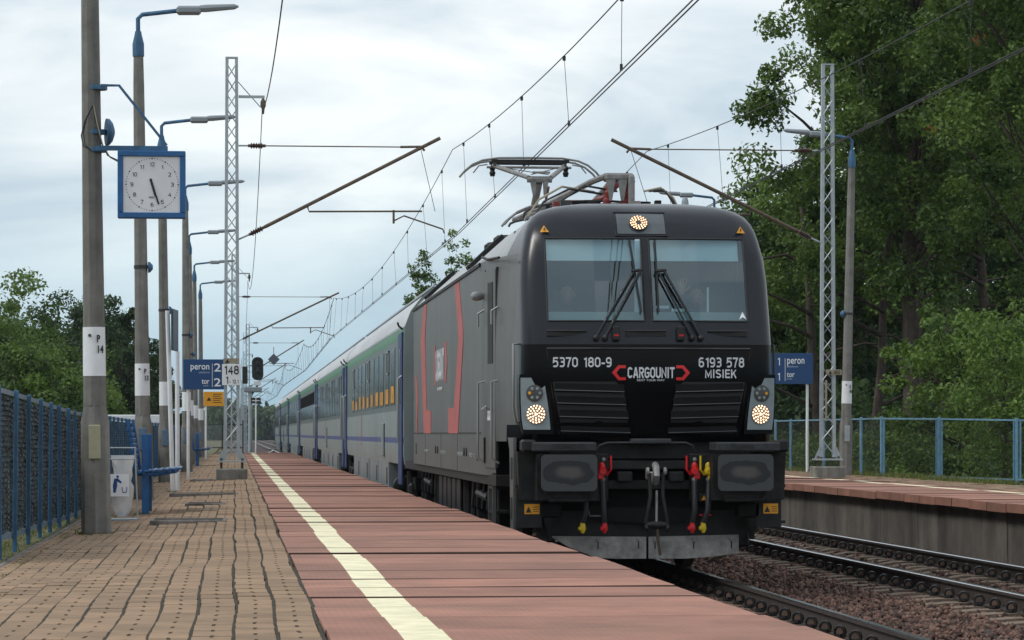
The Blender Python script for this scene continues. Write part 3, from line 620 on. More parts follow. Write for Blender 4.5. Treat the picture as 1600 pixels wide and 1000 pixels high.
# ------------------------------------------------------------------ catenary masts
def insulator(b, p, d, mi=1, L_=.34):
    p = Vector(p); d = Vector(d).normalized(); prof = [(.03,0),(.03,.04)]
    for i in range(5): h = .05 + i*(L_-.1)/5; prof += [(.035,h),(.065,h+.018),(.035,h+.035)]
    prof += [(.03,L_-.04),(.03,L_)]; b.lathe(p, d, prof, 10, mi)
def lattice_mast(x, y, zb, label, side, tipx, contactx, ztop=8.66, feeder=True, block=True, detail=True, extra_y=0):
    """side=+1: the cantilever points to +x"""
    t = thing('catenary_mast', label, 'catenary mast', (x, y, zb), group='catenary masts')
    H = ztop - zb; h0 = .40 if block else 0; w0, w1 = .125, .090
    for sx in (-1, 1):
        b = MB()
        b.add([(sx*w0-.032,-.05,h0),(sx*w0+.032,-.05,h0),(sx*w0+.032,.05,h0),(sx*w0-.032,.05,h0),(sx*w1-.030,-.05,H),(sx*w1+.030,-.05,H),(sx*w1+.030,.05,H),(sx*w1-.030,.05,H)],
            [(0,3,2,1),(4,5,6,7),(0,1,5,4),(1,2,6,5),(2,3,7,6),(3,0,4,7)]); b.build('upright', m_galv, t)
    n = 26; b = MB(); b2 = MB()
    for i in range(n):
        z0 = h0 + .05 + (H-h0-.15)*i/n; z1 = h0 + .05 + (H-h0-.15)*(i+1)/n; wa = w0+(w1-w0)*i/n; wb = w0+(w1-w0)*(i+1)/n; s = 1 if i % 2 else -1
        b.tube([(-s*wa, -.045, z0), (s*wb, -.045, z1)], .012, 4); b2.tube([(s*wa, .045, z0), (-s*wb, .045, z1)], .009, 4)
    b.build('lacing', m_galv, t); b2.build('lacing', m_galv, t)
    MB().box(-w1-.03, w1+.03, -.055, .055, H, H+.03).build('mast_cap', m_galv, t)
    if block:
        MB().box(-.30, .30, -.30, .30, -.05, .22, bev=.02).build('foundation', m_conc, t)
        MB().box(-.27, .27, -.2, .2, .34, .37).build('base_plate', m_galv, t)
        for sx in (-1, 1): MB().tube([(sx*.2, -.1, .2), (sx*.2, -.1, .42)], .025, 6).build('anchor_bolt', m_rust, t)
        for sx in (-1, 1): fixn(MB().prism([(sx*.16,.372),(sx*.27,.372),(sx*.17,.60),(sx*.16,.60)], -.06, -.04).build('gusset', m_galv, t))
    Z = lambda z: z - zb
    s = side; q0 = s*.13
    tip = tipx - x; slope_z0, slope_z1 = 5.19, 7.17
    ux = tip/ (abs(tip)); 
    b = MB(); insulator(b, (q0+s*.2, 0, Z(slope_z0)+.09), (s*1, 0, .5)); b.build('strut_insulator', [m_insul, m_insul], t, smooth=True)
    MB().tube([(q0, 0, Z(slope_z0)), (q0+s*.22, 0, Z(slope_z0)+.10)], .02, 6).build('strut_fitting', m_galv, t)
    MB().tube([(q0+s*.5, 0, Z(slope_z0)+.24), (tip, 0, Z(slope_z1))], .036, 10).build('strut', m_rust, t, smooth=True)
    ztie = 6.99; xt = tip - s*.42
    b = MB(); insulator(b, (q0+s*.18, 0, Z(ztie)), (s, 0, 0)); b.build('tie_insulator', [m_insul, m_insul], t, smooth=True)
    MB().tube([(q0, 0, Z(ztie)), (q0+s*.2, 0, Z(ztie))], .018, 6).build('tie_fitting', m_galv, t)
    MB().tube([(q0+s*.5, 0, Z(ztie)), (xt, 0, Z(ztie))], .013, 6).build('tie_rod', m_rust, t)
    MB().tube([(xt-s*.35, 0, Z(ztie)), (xt+s*.05, 0, Z(ztie)+.01), (xt+s*.12, 0, Z(ztie)-.07)], .026, 6).build('tie_clamp', m_rust, t)
    # registration tube and steady arm
    f = .27; xr = q0 + s*.5 + (tip-q0-s*.5)*f*.9; zr = Z(slope_z0)+.24 + (slope_z1-slope_z0-.24)*f*.9
    rend = contactx - x - s*.35
    MB().tube([(xr, 0, zr-.02), (xr+s*.03, 0, zr-.12), (rend, 0, zr-.10)], .018, 6).build('registration_tube', m_rust, t)
    MB().tube([(rend-s*.55, 0, zr-.08), (rend-s*.55, 0, zr-.34)], .022, 6).build('arm_bracket', m_rust, t)
    zc = Z(5.33)
    MB().tube([(rend-s*.53, 0, zr-.28), (rend-s*.35, 0, zr-.19), (contactx-x+s*.05, 0, zc+.08), (contactx-x+s*.08, 0, zc)], .017, 6).build('steady_arm', m_rust, t)
    MB().tube([(tip-s*.38, 0, Z(slope_z1)-.19), (contactx-x-s*.1, 0, zr-.10)], .006, 4).build('support_wire', m_wire, t)
    if feeder:
        za = Z(7.93)
        MB().box(min(q0, q0+s*.5), max(q0, q0+s*.5), -.025, .025, za-.025, za+.025).build('feeder_arm', m_galv, t)
        b = MB(); b.lathe((q0+s*.47, 0, za-.03), (0,0,-1), [(.02,0),(.05,.06),(.055,.14),(.03,.2),(.02,.3)], 8); b.build('feeder_hanger', m_rust, t, smooth=True)
        MB().tube([(q0-s*.05, 0, za+.33), (q0+s*.42, 0, za-.2)], .008, 4).build('stay', m_wire, t)
    return t
Lm = ['lattice catenary mast standing on the left platform with the 148 board', 'first lattice mast beyond the left platform end, behind the signal', 'second lattice mast beyond the left platform end', 'third lattice mast beyond the left platform end', 'fourth lattice mast beyond the left platform end, small and distant', 'fifth lattice mast beyond the left platform end, small and distant', 'farthest lattice mast on the left of the line']
MY = [58, 122, 184, 246, 310, 375, 440]
for i, y in enumerate(MY):
    lattice_mast((-.06, -.02, .78, .82, .85, .88, .9)[i], y, cross(-.06)-.01 if i == 0 else (.55 if i == 1 else -.45), Lm[i], 1, 3.95 if i == 0 else 4.2, 3.95, feeder=True, block=i == 0, ztop=8.66 if i < 2 else 8.1)
Lr = ['lattice catenary mast standing on the right platform by the trees', 'second lattice mast on the right of the line, hidden mostly behind the train']
for i, y in enumerate(MY[:2]):
    lattice_mast(11.54 if i == 0 else 11.6, y, .60, Lr[i], -1, 7.28, 7.95, feeder=False, block=True)

# ------------------------------------------------------------------ overhead wires
def wire_run(name, label, xc, spans, feeders=False, r=.008):
    t = thing(name, label, 'overhead line', (xc, spans[0], 0))
    P0 = Vector((xc, spans[0], 0))
    for si in range(len(spans)-1):
        a, b_ = spans[si], spans[si+1]; L_ = b_ - a; zs, zm, zc = 6.95, 6.10, 5.33
        sag = lambda q: zm + (zs-zm)*(2*q-1)**2
        st0, st1 = ((-.2, .2) if si % 2 == 0 else (.2, -.2))
        pts = [Vector((xc + (st0+(st1-st0)*q)*.5, a + L_*q, sag(q))) - P0 for q in np.linspace(0, 1, 25)]
        rr = r if b_ < 130 else r*1.6
        MB().tube(pts, rr, 5).build('messenger_wire', m_wire, t)
        for off in (-.025, .025):
            MB().tube([Vector((xc + st0+(st1-st0)*q + off*1.0, a + L_*q, zc)) - P0 for q in np.linspace(0, 1, 7)], rr, 5).build('contact_wire', m_wire, t)
        n = 11
        for k in range(n):
            q = (k+.5)/n; x1 = xc + (st0+(st1-st0)*q)*.5; x2 = xc + st0+(st1-st0)*q + (.025 if k % 2 else -.025)
            b = MB(); b.tube([Vector((x1, a+L_*q, sag(q))) - P0, Vector((x2, a+L_*q, zc)) - P0], rr*.45, 4)
            b.box(x1-.02-P0.x, x1+.02-P0.x, a+L_*q-.01-P0.y, a+L_*q+.01-P0.y, sag(q)-.06, sag(q)); b.box(x2-.015-P0.x, x2+.015-P0.x, a+L_*q-.01-P0.y, a+L_*q+.01-P0.y, zc, zc+.07)
            b.build('dropper', m_wire, t)
    return t
SP = [-6] + MY
wire_run('catenary', 'catenary wires with droppers running over the train', TX-.05, SP[:7])
wire_run('catenary', 'catenary wires with droppers running over the empty right track', TX2+.0, SP[:5])
fw = thing('feeder_wire', 'single sagging feeder wire carried on the left masts', 'overhead line', (.52, -6, 7.6))
for i in range(len(SP)-1):
    MB().tube([(0 if i else 0, SP[i]+6+(SP[i+1]-SP[i])*q, 6.15-7.6+1.5*(2*q-1)**2) for q in np.linspace(0, 1, 21)], .009, 5).build('wire_span', m_wire, fw)
# ------------------------------------------------------------------ signs
def plate(name, w, h, d, m, parent, c, bev=.004, **t):
    return MB().box(c[0]-w/2, c[0]+w/2, c[1]-d/2, c[1]+d/2, c[2]-h/2, c[2]+h/2, bev=bev).build(name, m, parent, **t)
m_text_s = mat('pale_lettering', (.45, .52, .62), .6)
def platform_sign(px0, px1, py0, py1, Y, polepx, zb, label, num, flip, tl):
    a = at(px0, py1, Y); c = at(px1, py0, Y); w = c[0]-a[0]; h = c[2]-a[2]; pole = at(polepx, 700, Y)[0]
    t = thing('platform_sign', label, 'sign', (pole, Y, zb)); cx = (a[0]+c[0])/2 - pole; cz = (a[2]+c[2])/2 - zb
    plate('board', w, h, .04, m_sign, t, (cx, 0, cz))
    MB().tube([(0, .05, -.05), (0, .05, cz+h/2-.03)], .032, 10).build('post', m_white, t, smooth=True)
    y = -.0215
    def tx(n, s, fx, fz, ww, hh, m=m_text_w, **k): text(n, s, m, t, (cx-w/2+fx*w, y, cz+h/2-fz*h), FU, FV, ww*w, hh*h, **k)
    if flip:
        [block_text('numeral', '1', m_text_w, t, (cx-w/2+.20*w, y, cz+h/2-q*h), FU, FV, .065*w, .25*h, t=.15) for q in (.27, .76)]
        MB().box(cx-w/2+.345*w, cx-w/2+.355*w, y-.002, y+.002, cz-.40*h, cz+.33*h).build('divider', m_text_w, t)
        tx('lettering', 'peron', .60, .30, .40, .24, bold=.008); tx('small_lettering', 'platform', .52, .44, .26, .08, m_text_s, shear=.2)
        tx('lettering', 'tor', .48, .70, .18, .15, bold=.008); tx('small_lettering', 'track', .45, .83, .13, .05, m_text_s, shear=.2)
    else:
        tx('numeral', '2', .80, .27, .16, .27, bold=.01); tx('numeral', '2', .80, .76, .16, .27, bold=.01)
        MB().box(cx-w/2+.675*w, cx-w/2+.685*w, y-.002, y+.002, cz-.42*h, cz+.36*h).build('divider', m_text_w, t)
        tx('lettering', 'peron', .39, .30, .44, .22, bold=.008); tx('small_lettering', 'platform', .49, .44, .25, .08, m_text_s, shear=.2)
        tx('lettering', 'tor', .52, .74, .18, .15, bold=.008); tx('small_lettering', 'track', .53, .87, .12, .05, m_text_s, shear=.2)
platform_sign(286.5, 353, 561.5, 608.5, 62, 294, .52, 'navy blue sign reading peron 2 tor 2 behind the left lattice mast', 2, False, None)
platform_sign(1203, 1270, 552, 600, 66, 1262, .585, 'navy blue sign reading 1 peron 1 tor beside the locomotive front', 1, True, None)
# number board on the left mast
def board_on(px0, px1, py0, py1, Y): a = at(px0, py1, Y); c = at(px1, py0, Y); return (a[0]+c[0])/2, (a[2]+c[2])/2, c[0]-a[0], c[2]-a[2]
x, z, w, h = board_on(347, 376, 569, 602, 57.85)
t = thing('mast_number_board', 'white board numbered 148 fixed to the left lattice mast', 'sign', (x, 57.86, z))
plate('board', w, h, .02, m_white, t, (0,0,0)); block_text('lettering', '148', m_text_k, t, (0,-.0115,h*.22), FU, FV, w*.80, h*.42)
block_text('lettering', '1', m_text_k, t, (-w*.24,-.0115,-h*.25), FU, FV, w*.15, h*.34); block_text('small_lettering', '- 12,1', m_text_k, t, (w*.14,-.0115,-h*.32), FU, FV, w*.50, h*.18, t=.2)
x, z, w, h = board_on(349, 373, 559.5, 568.5, 57.85)
m_tan = mat('faded_warning_plate', (.28, .25, .18), .7, noise=(30, .3))
t = thing('warning_plate', 'small faded warning plate above the 148 board', 'sign', (x, 57.86, z)); plate('plate', w, h, .015, m_tan, t, (0,0,0))
MB().prism([(-w*.38,-h*.35),(-w*.10,-h*.35),(-w*.24,h*.36)], -.0105, -.0085).build('triangle', m_text_k, t)
x, z, w, h = board_on(1291.5, 1315.5, 577.5, 586, 57.8)
t = thing('warning_plate', 'small yellowish warning plate on the right lattice mast', 'sign', (x, 57.82, z)); plate('plate', w, h, .015, m_tan, t, (0,0,0))
MB().prism([(-w*.36,-h*.35),(-w*.14,-h*.35),(-w*.25,h*.32)], -.0105, -.0085).build('triangle', m_text_k, t)
for q in (-.25, 0, .25): MB().box(0, w*.38, -.0105, -.0085, q*h-.006, q*h+.006).build('text_line', m_text_k, t)
MB().box(-.17,-.13,.03,.05,-.95,-.15).build('yellow_stripe', m_tan, t)
# yellow notice far down the platform
x, z, w, h = board_on(318, 349.5, 612, 634.5, 112); t = thing('yellow_notice', 'yellow notice board on a slim white post under the platform 2 sign', 'sign', (at(321.5,700,112)[0], 112, .5)); ox = x-t.location.x
plate('board', w, h, .03, m_amber, t, (ox, 0, z-.5)); MB().tube([(0,.04,-.05),(0,.04,z-.5)], .04, 8).build('post', m_white, t)
for q in range(5): MB().box(ox-.02, ox+.30-.05*(q % 2), -.018, -.015, z-.5+.16-q*.075, z-.5+.185-q*.075).build('text_line', m_text_k, t)
MB().prism([(ox-.26,z-.57),(ox-.08,z-.57),(ox-.17,z-.43)], -.018, -.015).build('triangle', m_text_k, t)
# timetable board seen edge-on
t = thing('timetable_board', 'narrow dark board seen edge-on between two white posts', 'sign', (at(273,700,48.3)[0], 48.3, cross(-.9)))
MB().tube([(-.03, 0, -.03), (-.115, -.02, 2.88)], .036, 10).build('post', m_white, t, smooth=True); MB().tube([(.035, .5, -.03), (.03, .5, 2.25)], .036, 10).build('post', m_white, t, smooth=True)
o = MB().box(-.018, .018, -.35, .35, 2.24, 2.90, bev=.005).build('board', mat('timetable_blue', (.03,.055,.085), .4, noise=(14,.4)), t); o.rotation_euler = (0, 0, -.10)
# ------------------------------------------------------------------ station clock
CY = 28.35; x, z, w, h = board_on(184, 290, 237, 341, CY)
m_face = mat('clock_face', (.72, .71, .72), .5, noise=(5, .06))
t = thing('station_clock', 'square blue framed station clock showing twenty seven past five', 'clock', (x, CY, z))
fr_w = .052
for a, b_, c, d in ((-w/2, w/2, h/2-fr_w, h/2), (-w/2, w/2, -h/2, -h/2+fr_w), (-w/2, -w/2+fr_w, -h/2+fr_w, h/2-fr_w), (w/2-fr_w, w/2, -h/2+fr_w, h/2-fr_w)):
    MB().box(a, b_, -.07, .07, c, d, bev=.006).build('frame', m_blue, t)
MB().box(-w/2+fr_w-.002, w/2-fr_w+.002, -.05, .05, -h/2+fr_w-.002, h/2-fr_w+.002).build('face', m_face, t)
rr = .235
for i in range(12):
    a = R(90-30*(i+1)); block_text('numeral', str(i+1), m_text_k, t, (.005+math.cos(a)*rr*.80, -.0515, math.sin(a)*rr*.80), FU, FV, (.046 if i != 10 else .038) if i > 8 else (.019 if i == 0 else .027), .038, t=.13)
b = MB()
for i in range(60):
    a = R(6*i); r0 = .0042 if i % 5 else .0075; b.cyl((.005+math.cos(a)*rr*1.03, -.049, math.sin(a)*rr*1.03), (.005+math.cos(a)*rr*1.03, -.0525, math.sin(a)*rr*1.03), r0, 6)
b.build('minute_dots', m_text_k, t, kind='stuff')
for nm, ang, l, wd, yy in (('hour_hand', 5.45*30, .135, .011, -.056), ('minute_hand', 27*6.0, .215, .008, -.060)):
    a = R(90-ang); o = MB().box(-.035, l, yy-.0015, yy+.0015, -wd, wd).build(nm, m_black, t); o.rotation_euler = (0, -a, 0); o.location = (0, 0, .02)
text('maker_name', 'MEGU', m_text_k, t, (0, -.0515, -.12), FU, FV, .05, .016)
px_ = -1.30 - x
zt = at(200, 231, CY)[2]-z; zd = at(200, 133, CY)[2]-z; xe = at(262, 231, CY)[0]-x
m_bb = m_blue2
MB().box(px_, xe, .02, .06, zt-.022, zt+.022).build('bracket_bar', m_bb, t)
MB().tube([(px_+.05, .04, zd), (px_+.22, .04, zd), (xe-.01, .04, zt+.03)], .017, 4, phase=.5).build('bracket_brace', m_bb, t)
for q in (-.1, .08): MB().box(q-.012, q+.012, .03, .05, h/2-.01, zt).build('hanger', m_bb, t)
for q in (zt, zt+.17, zd): MB().lathe((px_, .25, q-.02), (0,0,1), [(.103,0),(.103,.04)], 10).build('clamp', m_bb, t)
MB().lathe((px_+.09, .25, zt+.17), (1,.2,0), [(.13,0),(.125,.03),(.09,.06),(.03,.08)], 14).build('loudspeaker', m_blue2, t, smooth=True)
m_cable = mat('cable', (.03,.03,.03), .6); m_cable2 = mat('pale_cable', (.32,.28,.2), .6)
def P_(px, py, y=CY+.12): a = at(px, py, y); return (a[0]-x, y-CY, a[2]-z)
for pts, m in (([(145,165),(132,190),(127,212),(130,228),(141,234)], m_cable), ([(145,165),(135,185),(130,208),(133,226),(143,236)], m_cable), ([(146,165),(152,195),(161,228),(172,246),(185,253)], m_cable2), ([(145,166),(149,190),(158,222),(168,243),(185,251)], m_cable)):
    MB().tube([P_(*p) for p in pts], .006, 5).build('cable', m, t, smooth=True)
# ------------------------------------------------------------------ benches
def bench(x, y, zb, label):
    t = thing('platform_bench', label, 'bench', (x, y, zb), group=None)
    for yy in (0, 1.3):
        MB().box(-.04, .04, yy-.03, yy+.03, -.02, .92, bev=.006).build('leg', m_blue, t)
        MB().tube([(-.12, yy, .46), (.1, yy, .45), (.36, yy, .49)], .02, 6).build('bracket', m_blue, t)
    for i in range(7):
        xx = -.08 + i*.073; MB().box(xx, xx+.045, -.15, 1.5, .475+.006*i - .01*(i == 0), .50+.006*i, bev=.006).build('seat_slat', m_blue, t)
    for i in range(8):
        zz = .52 + i*.062; xx = -.12 - .008*i - .01*(i-3.5)**2*.15; MB().box(xx-.012, xx+.012, -.15, 1.5, zz, zz+.042, bev=.005).build('back_slat', m_blue, t)
    for yy in (-.12, 1.46): MB().tube([(-.10, yy, .47), (-.12, yy, .6), (-.19, yy, 1.08)], .018, 6).build('back_frame', m_blue, t)
    return t
bx = at(227, 700, 34.8)
bench(bx[0], 34.8, cross(bx[0])+.0, 'blue slatted bench in front of the second lamp post')
bx = at(308, 700, 86); bench(bx[0], 86, cross(bx[0]), 'distant blue bench beyond the platform 2 sign')
# ------------------------------------------------------------------ litter bag holder
m_bag = bpy.data.materials.new('clear_bag'); m_bag.use_nodes = True; tt = m_bag.node_tree; pb = tt.nodes['Principled BSDF']; pb.inputs['Base Color'].default_value = (.80,.80,.80,1); pb.inputs['Roughness'].default_value = .25
tr = tt.nodes.new('ShaderNodeBsdfTransparent'); ms = tt.nodes.new('ShaderNodeMixShader'); ms.inputs[0].default_value = .55; tt.links.new(tr.outputs[0], ms.inputs[1]); tt.links.new(pb.outputs[0], ms.inputs[2]); tt.links.new(ms.outputs[0], tt.nodes['Material Output'].inputs[0])
bx = at(192, 800, 32.5); t = thing('litter_bag_holder', 'litter bag of clear plastic hung on a wire frame behind the clock post', 'litter bin', (bx[0], 32.5, cross(bx[0])))
for xx in (-.16, .13): MB().tube([(xx+(.03 if xx > 0 else 0), 0, 0), (xx, 0, .78)], .009, 6).build('frame_leg', m_galv, t)
for zz in (.78, .66): MB().tube([(-.16, 0, zz), (.13, 0, zz), (.13, .26, zz), (-.16, .26, zz), (-.16, 0, zz)], .008, 6).build('frame_ring', m_galv, t)
MB().box(-.17, .17, -.02, .28, 0, .02).build('frame_foot', m_galv, t)
b = MB(); n, k = 18, 12
for i in range(k+1):
    f = i/k; zz = .70 - .66*f
    for j in range(n):
        a = 2*PI*j/n; r = (.125 - .035*math.sin(f*PI)*(f < .5) - .02*f - (.06*max(0, f-.88)/.12)) * (1+.10*math.sin(3*a+5*f)+.10*math.sin(7*a-14*f)+.06*math.sin(11*a+23*f)); b.v.append((-.01+r*math.cos(a), .13+r*math.sin(a)*.8, zz))
for i in range(k):
    for j in range(n): b.f.append((i*n+j, i*n+(j+1)%n, (i+1)*n+(j+1)%n, (i+1)*n+j)); b.m.append(0)
b.f.append(tuple(k*n+j for j in range(n))); b.m.append(0)
b.build('bag', m_bag, t, smooth='all')
MB().box(-.17, .065, -.025, -.018, .26, .50).build('pictogram_plate', m_white, t)
b = MB(); b.box(-.14,-.135,-.029,-.026,.29,.40)
b = MB(); b.prism([(-.10,.30),(-.075,.30),(-.06,.37),(-.06,.42),(-.02,.40),(-.01,.415),(-.055,.455),(-.09,.45),(-.105,.38)], -.029, -.0265); b.cyl((-.055,-.029,.472), (-.055,-.0265,.472), .014, 10)
b.prism([(-.005,.30),(.04,.30),(.048,.36),(.040,.36),(.034,.308),(.001,.308),(-.005,.36),(-.013,.36)], -.029, -.0265); b.build('pictogram', mat('pictogram_blue', (.01,.05,.2), .5), t)
# ------------------------------------------------------------------ signals
m_lens = mat('dark_lens', (.02,.02,.022), .15)
sx = at(391, 700, 140)[0]; t = thing('railway_signal', 'black three lamp railway signal on a pale post past the platform end', 'signal', (sx, 140, -.45))
MB().tube([(0,0,0),(0,0,4.1)], .10, 10).build('post', m_galv, t, smooth=True)
hx = at(402.5, 700, 140)[0]-sx; zc = at(400, 576, 140)[2]+.45
o = MB().prism([(hx+.27*math.cos(a), zc+(.30 if math.sin(a) > 0 else -.30)+.24*math.sin(a)) for a in np.linspace(0, 2*PI, 20, endpoint=False)], -.12, .12).build('signal_head', m_black, t)
for q in (.32, 0, -.32):
    MB().cyl((hx,-.125,zc+q), (hx,-.13,zc+q), .11, 14).build('lens', m_lens, t)
    b = MB(); n = 10
    for i in range(n+1):
        a = PI*i/n; b.v += [(hx+.13*math.cos(a), -.12, zc+q+.13*math.sin(a)), (hx+.13*math.cos(a), -.34, zc+q+.13*math.sin(a))]
    b.f = [(2*i, 2*i+1, 2*i+3, 2*i+2) for i in range(n)]; b.m = [0]*n; b.build('hood', m_black, t)
MB().box(hx-.2, hx+.16, -.1, .1, zc-.78, zc-.58, bev=.02).build('number_plate', m_white, t); MB().box(-.3, hx+.2, -.15, .15, zc-1.1, zc-.85, bev=.04).build('signal_bracket', m_lamp, t)
MB().tube([(0,.1,3.6),(hx+.1,.1,zc-.6)], .05, 6).build('stay', m_black, t); MB().box(-.36,-.12,-.1,.1,zc-.7,zc+.1,bev=.02).build('relay_box', m_black, t)
for q in range(8): MB().box(-.25, -.12, -.02, .02, .3+q*.4, .33+q*.4).build('ladder_rung', m_galv, t)
sx = at(399.8, 700, 137)[0]; zc = at(400, 626, 137)[2]+.3; t = thing('marker_sign', 'small black plate with a white cross on a slim post beyond the platform', 'sign', (sx, 137, -.3))
MB().tube([(0,0,0),(0,0,zc)], .035, 8).build('post', m_white, t); MB().box(-.22, .22, -.035, -.015-.01, zc-.13, zc+.13).build('plate', m_black, t)
MB().box(-.17, .17, -.044, -.037, zc-.02, zc+.02).build('cross_bar', m_white, t); MB().box(-.02, .02, -.0445, -.0375, zc-.1, zc+.1).build('cross_bar', m_white, t)
dx = at(427.5, 562, 184.6); t = thing('diamond_marker', 'grey diamond shaped plate hanging on a distant mast bracket', 'sign', (dx[0], 183.8, dx[2])); MB().prism([(-.36,0),(0,-.36),(.36,0),(0,.36)], -.02, .02).build('plate', mat('grey_marker', (.09,.10,.12), .6), t)
MB().tube([(0,.05,.3),(0,.05,.75)], .02, 5).build('hanger', m_rust, t)
# low pale shed behind the left fence
m_shed = mat('pale_shed', (.50,.53,.54), .8, noise=(2,.1))
t = thing('low_shed', 'low pale flat roofed shed just visible over the left fence', 'building', (-3.6, 100, -.1))
MB().box(-1.2, 1.15, 0, 9, 0, 1.9).build('wall', m_shed, t); MB().box(-1.3, 1.25, -.1, 9.1, 1.9, 2.18, bev=.02).build('roof', m_white, t); MB().box(.2, .8, -.03, -.005, 0, 1.7).build('door', m_lamp, t)
# ------------------------------------------------------------------ locomotive
LX, LY = TX, 29.3
m_locoside = mat('loco_grey', (.105, .105, .098), .45, .2, noise=(3, .10), streak=(5, .22))
m_black_gl = mat('gloss_black', (.003, .003, .0035), .16, spec=.13)
m_mask = mat('mask_grey', (.010, .012, .017), .24, spec=.34)
m_roof = mat('loco_roof', (.36, .37, .37), .45, .2, noise=(3, .12), streak=(7, .12))
m_dark = mat('underframe_dark', (.010, .0095, .009), .8, noise=(10, .5), spec=.25)
m_dark2 = mat('frame_black', (.013, .0125, .012), .55, noise=(9, .6), spec=.3); m_pad = mat('pad_grey', (.038,.040,.044), .55, noise=(14,.3), spec=.3)
m_red = mat('logo_red', (.62, .014, .016), .5)
m_slat = mat('slat_black', (.0025,.0025,.003), .5, spec=.12); m_lip = mat('slat_lip', (.10,.105,.11), .4)
m_redside = mat('logo_red_faded', (.38, .085, .075), .55, noise=(5, .15))
m_redp = mat('red_valve', (.55, .006, .01), .4)
m_yelp = mat('yellow_valve', (.60, .42, .01), .4)
m_steel = mat('worn_steel', (.26, .25, .24), .55, .5, noise=(7, .35))
def buf_extra(t, g, cur, b):
    L = t.links.new; mp_ = t.nodes.new('ShaderNodeMapping'); mp_.inputs['Scale'].default_value = (3.9, 1, 8.5); L(g.outputs['Object'], mp_.inputs[0])
    ln = t.nodes.new('ShaderNodeVectorMath'); ln.operation = 'LENGTH'; L(mp_.outputs[0], ln.inputs[0])
    no = t.nodes.new('ShaderNodeTexNoise'); no.inputs['Scale'].default_value = 7; no.inputs['Detail'].default_value = 5; L(g.outputs['Object'], no.inputs[0])
    ad = t.nodes.new('ShaderNodeMath'); ad.operation = 'MULTIPLY_ADD'; L(no.outputs[0], ad.inputs[0]); ad.inputs[1].default_value = .7; L(ln.outputs['Value'], ad.inputs[2])
    rp = t.nodes.new('ShaderNodeValToRGB'); e = rp.color_ramp.elements; e[0].position = .5; e[0].color = (.085,.075,.07,1); e[1].position = .72; e[1].color = (.022,.023,.026,1)
    for p, c in ((1.0/1.6*1.0, (.026,.028,.032,1)),): pass
    q = e.new(.98); q.color = (.018,.019,.022,1); q = e.new(1.0); q.color = (.055,.057,.06,1)
    mu = t.nodes.new('ShaderNodeMath'); mu.operation = 'MULTIPLY'; mu.inputs[1].default_value = .72; L(ad.outputs[0], mu.inputs[0]); L(mu.outputs[0], rp.inputs[0]); return rp.outputs[0]
m_buf = mat('buffer_face', (.1,.1,.1), .5, .3, extra=buf_extra, noise=(30,.2))
m_plow = mat('plough_steel', (.27, .26, .245), .6, .2, noise=(7, .45), bump=(30, .15))
m_hlight = mat('headlight_housing', (.21, .25, .26), .3, noise=(14,.12))
m_lampdark = mat('lamp_off', (.055, .055, .05), .25)
m_on = mat('lit_led', (1,.8,.6), .4, emit=((1.0, .52, .27), 2.6))
m_on2 = mat('lit_led_warm', (1,.8,.6), .4, emit=((1.0, .56, .31), 3.4))
m_ins_red = mat('red_insulator', (.20, .026, .022), .4)
m_handle = mat('hand_rail', (.30,.31,.31), .4, .4)
m_vent = mat('vent_dark', (.010,.010,.011), .6)
m_pant = mat('pantograph_grey', (.22,.21,.20), .5, .4, noise=(12,.3))
m_hose = mat('rubber_hose', (.02,.022,.026), .5)
def glassmat(name, tint, gl, rough=.02):
    m = bpy.data.materials.new(name); m.use_nodes = True; t = m.node_tree; t.nodes.remove(t.nodes['Principled BSDF'])
    tr = t.nodes.new('ShaderNodeBsdfTransparent'); tr.inputs[0].default_value = (*tint, 1); g = t.nodes.new('ShaderNodeBsdfGlossy'); g.inputs['Roughness'].default_value = rough; g.inputs[0].default_value = (.72,.87,.93,1)
    lw = t.nodes.new('ShaderNodeFresnel'); lw.inputs[0].default_value = 1.5; ad = t.nodes.new('ShaderNodeMath'); ad.operation = 'ADD'; ad.inputs[1].default_value = gl; t.links.new(lw.outputs[0], ad.inputs[0]); ad.use_clamp = True
    ms = t.nodes.new('ShaderNodeMixShader'); t.links.new(ad.outputs[0], ms.inputs[0]); t.links.new(tr.outputs[0], ms.inputs[1]); t.links.new(g.outputs[0], ms.inputs[2]); t.links.new(ms.outputs[0], t.nodes['Material Output'].inputs[0]); MATS[name] = m; return m
m_wind = glassmat('windscreen_glass', (.70,.86,.87), .10)
loco = thing('locomotive', 'dark grey and black electric locomotive at the head of the train', 'locomotive', (LX, LY, 0))

# ---- hull: horizontal contours, nose at the front, square end behind
ZL = [1.02,1.20,1.38,1.55,1.8,2.05,2.355,2.375,2.59,2.8,3.0,3.2,3.30,3.44,3.52,3.60,3.68,3.745,3.80,3.838,3.86,3.87]
WB = {1.02:1.5, 3.28:1.5}
def wbody(z):
    return float(np.interp(z, [1.0,3.27,3.30,3.44,3.52,3.60,3.68,3.745,3.80,3.838,3.86,3.87], [1.5,1.5,1.5,1.36,1.27,1.18,1.09,1.0,.90,.74,.42,.02]))
def wnose(z):
    return float(np.interp(z, [1.0,1.38,2.2,3.0,3.20,3.30,3.44,3.52,3.60,3.68,3.745,3.80,3.838,3.86,3.87], [1.26,1.28,1.285,1.275,1.26,1.245,1.215,1.195,1.165,1.115,1.03,.88,.64,.30,.02]))
def ynose(z):
    return float(np.interp(z, [1.0,1.38,1.55,2.05,2.37,2.59,3.0,3.2,3.44,3.52,3.60,3.68,3.745,3.80,3.838,3.86,3.87], [.80,.66,.62,.585,.60,.665,.81,.885,.985,1.03,1.085,1.16,1.25,1.38,1.56,1.85,2.2]))
FR = [0,.031,.4,.797,.87,.92,.95,.975,.99,1.0]
BU = [0,0,.012,.055,.078,.105,.135,.175,.225,.33]
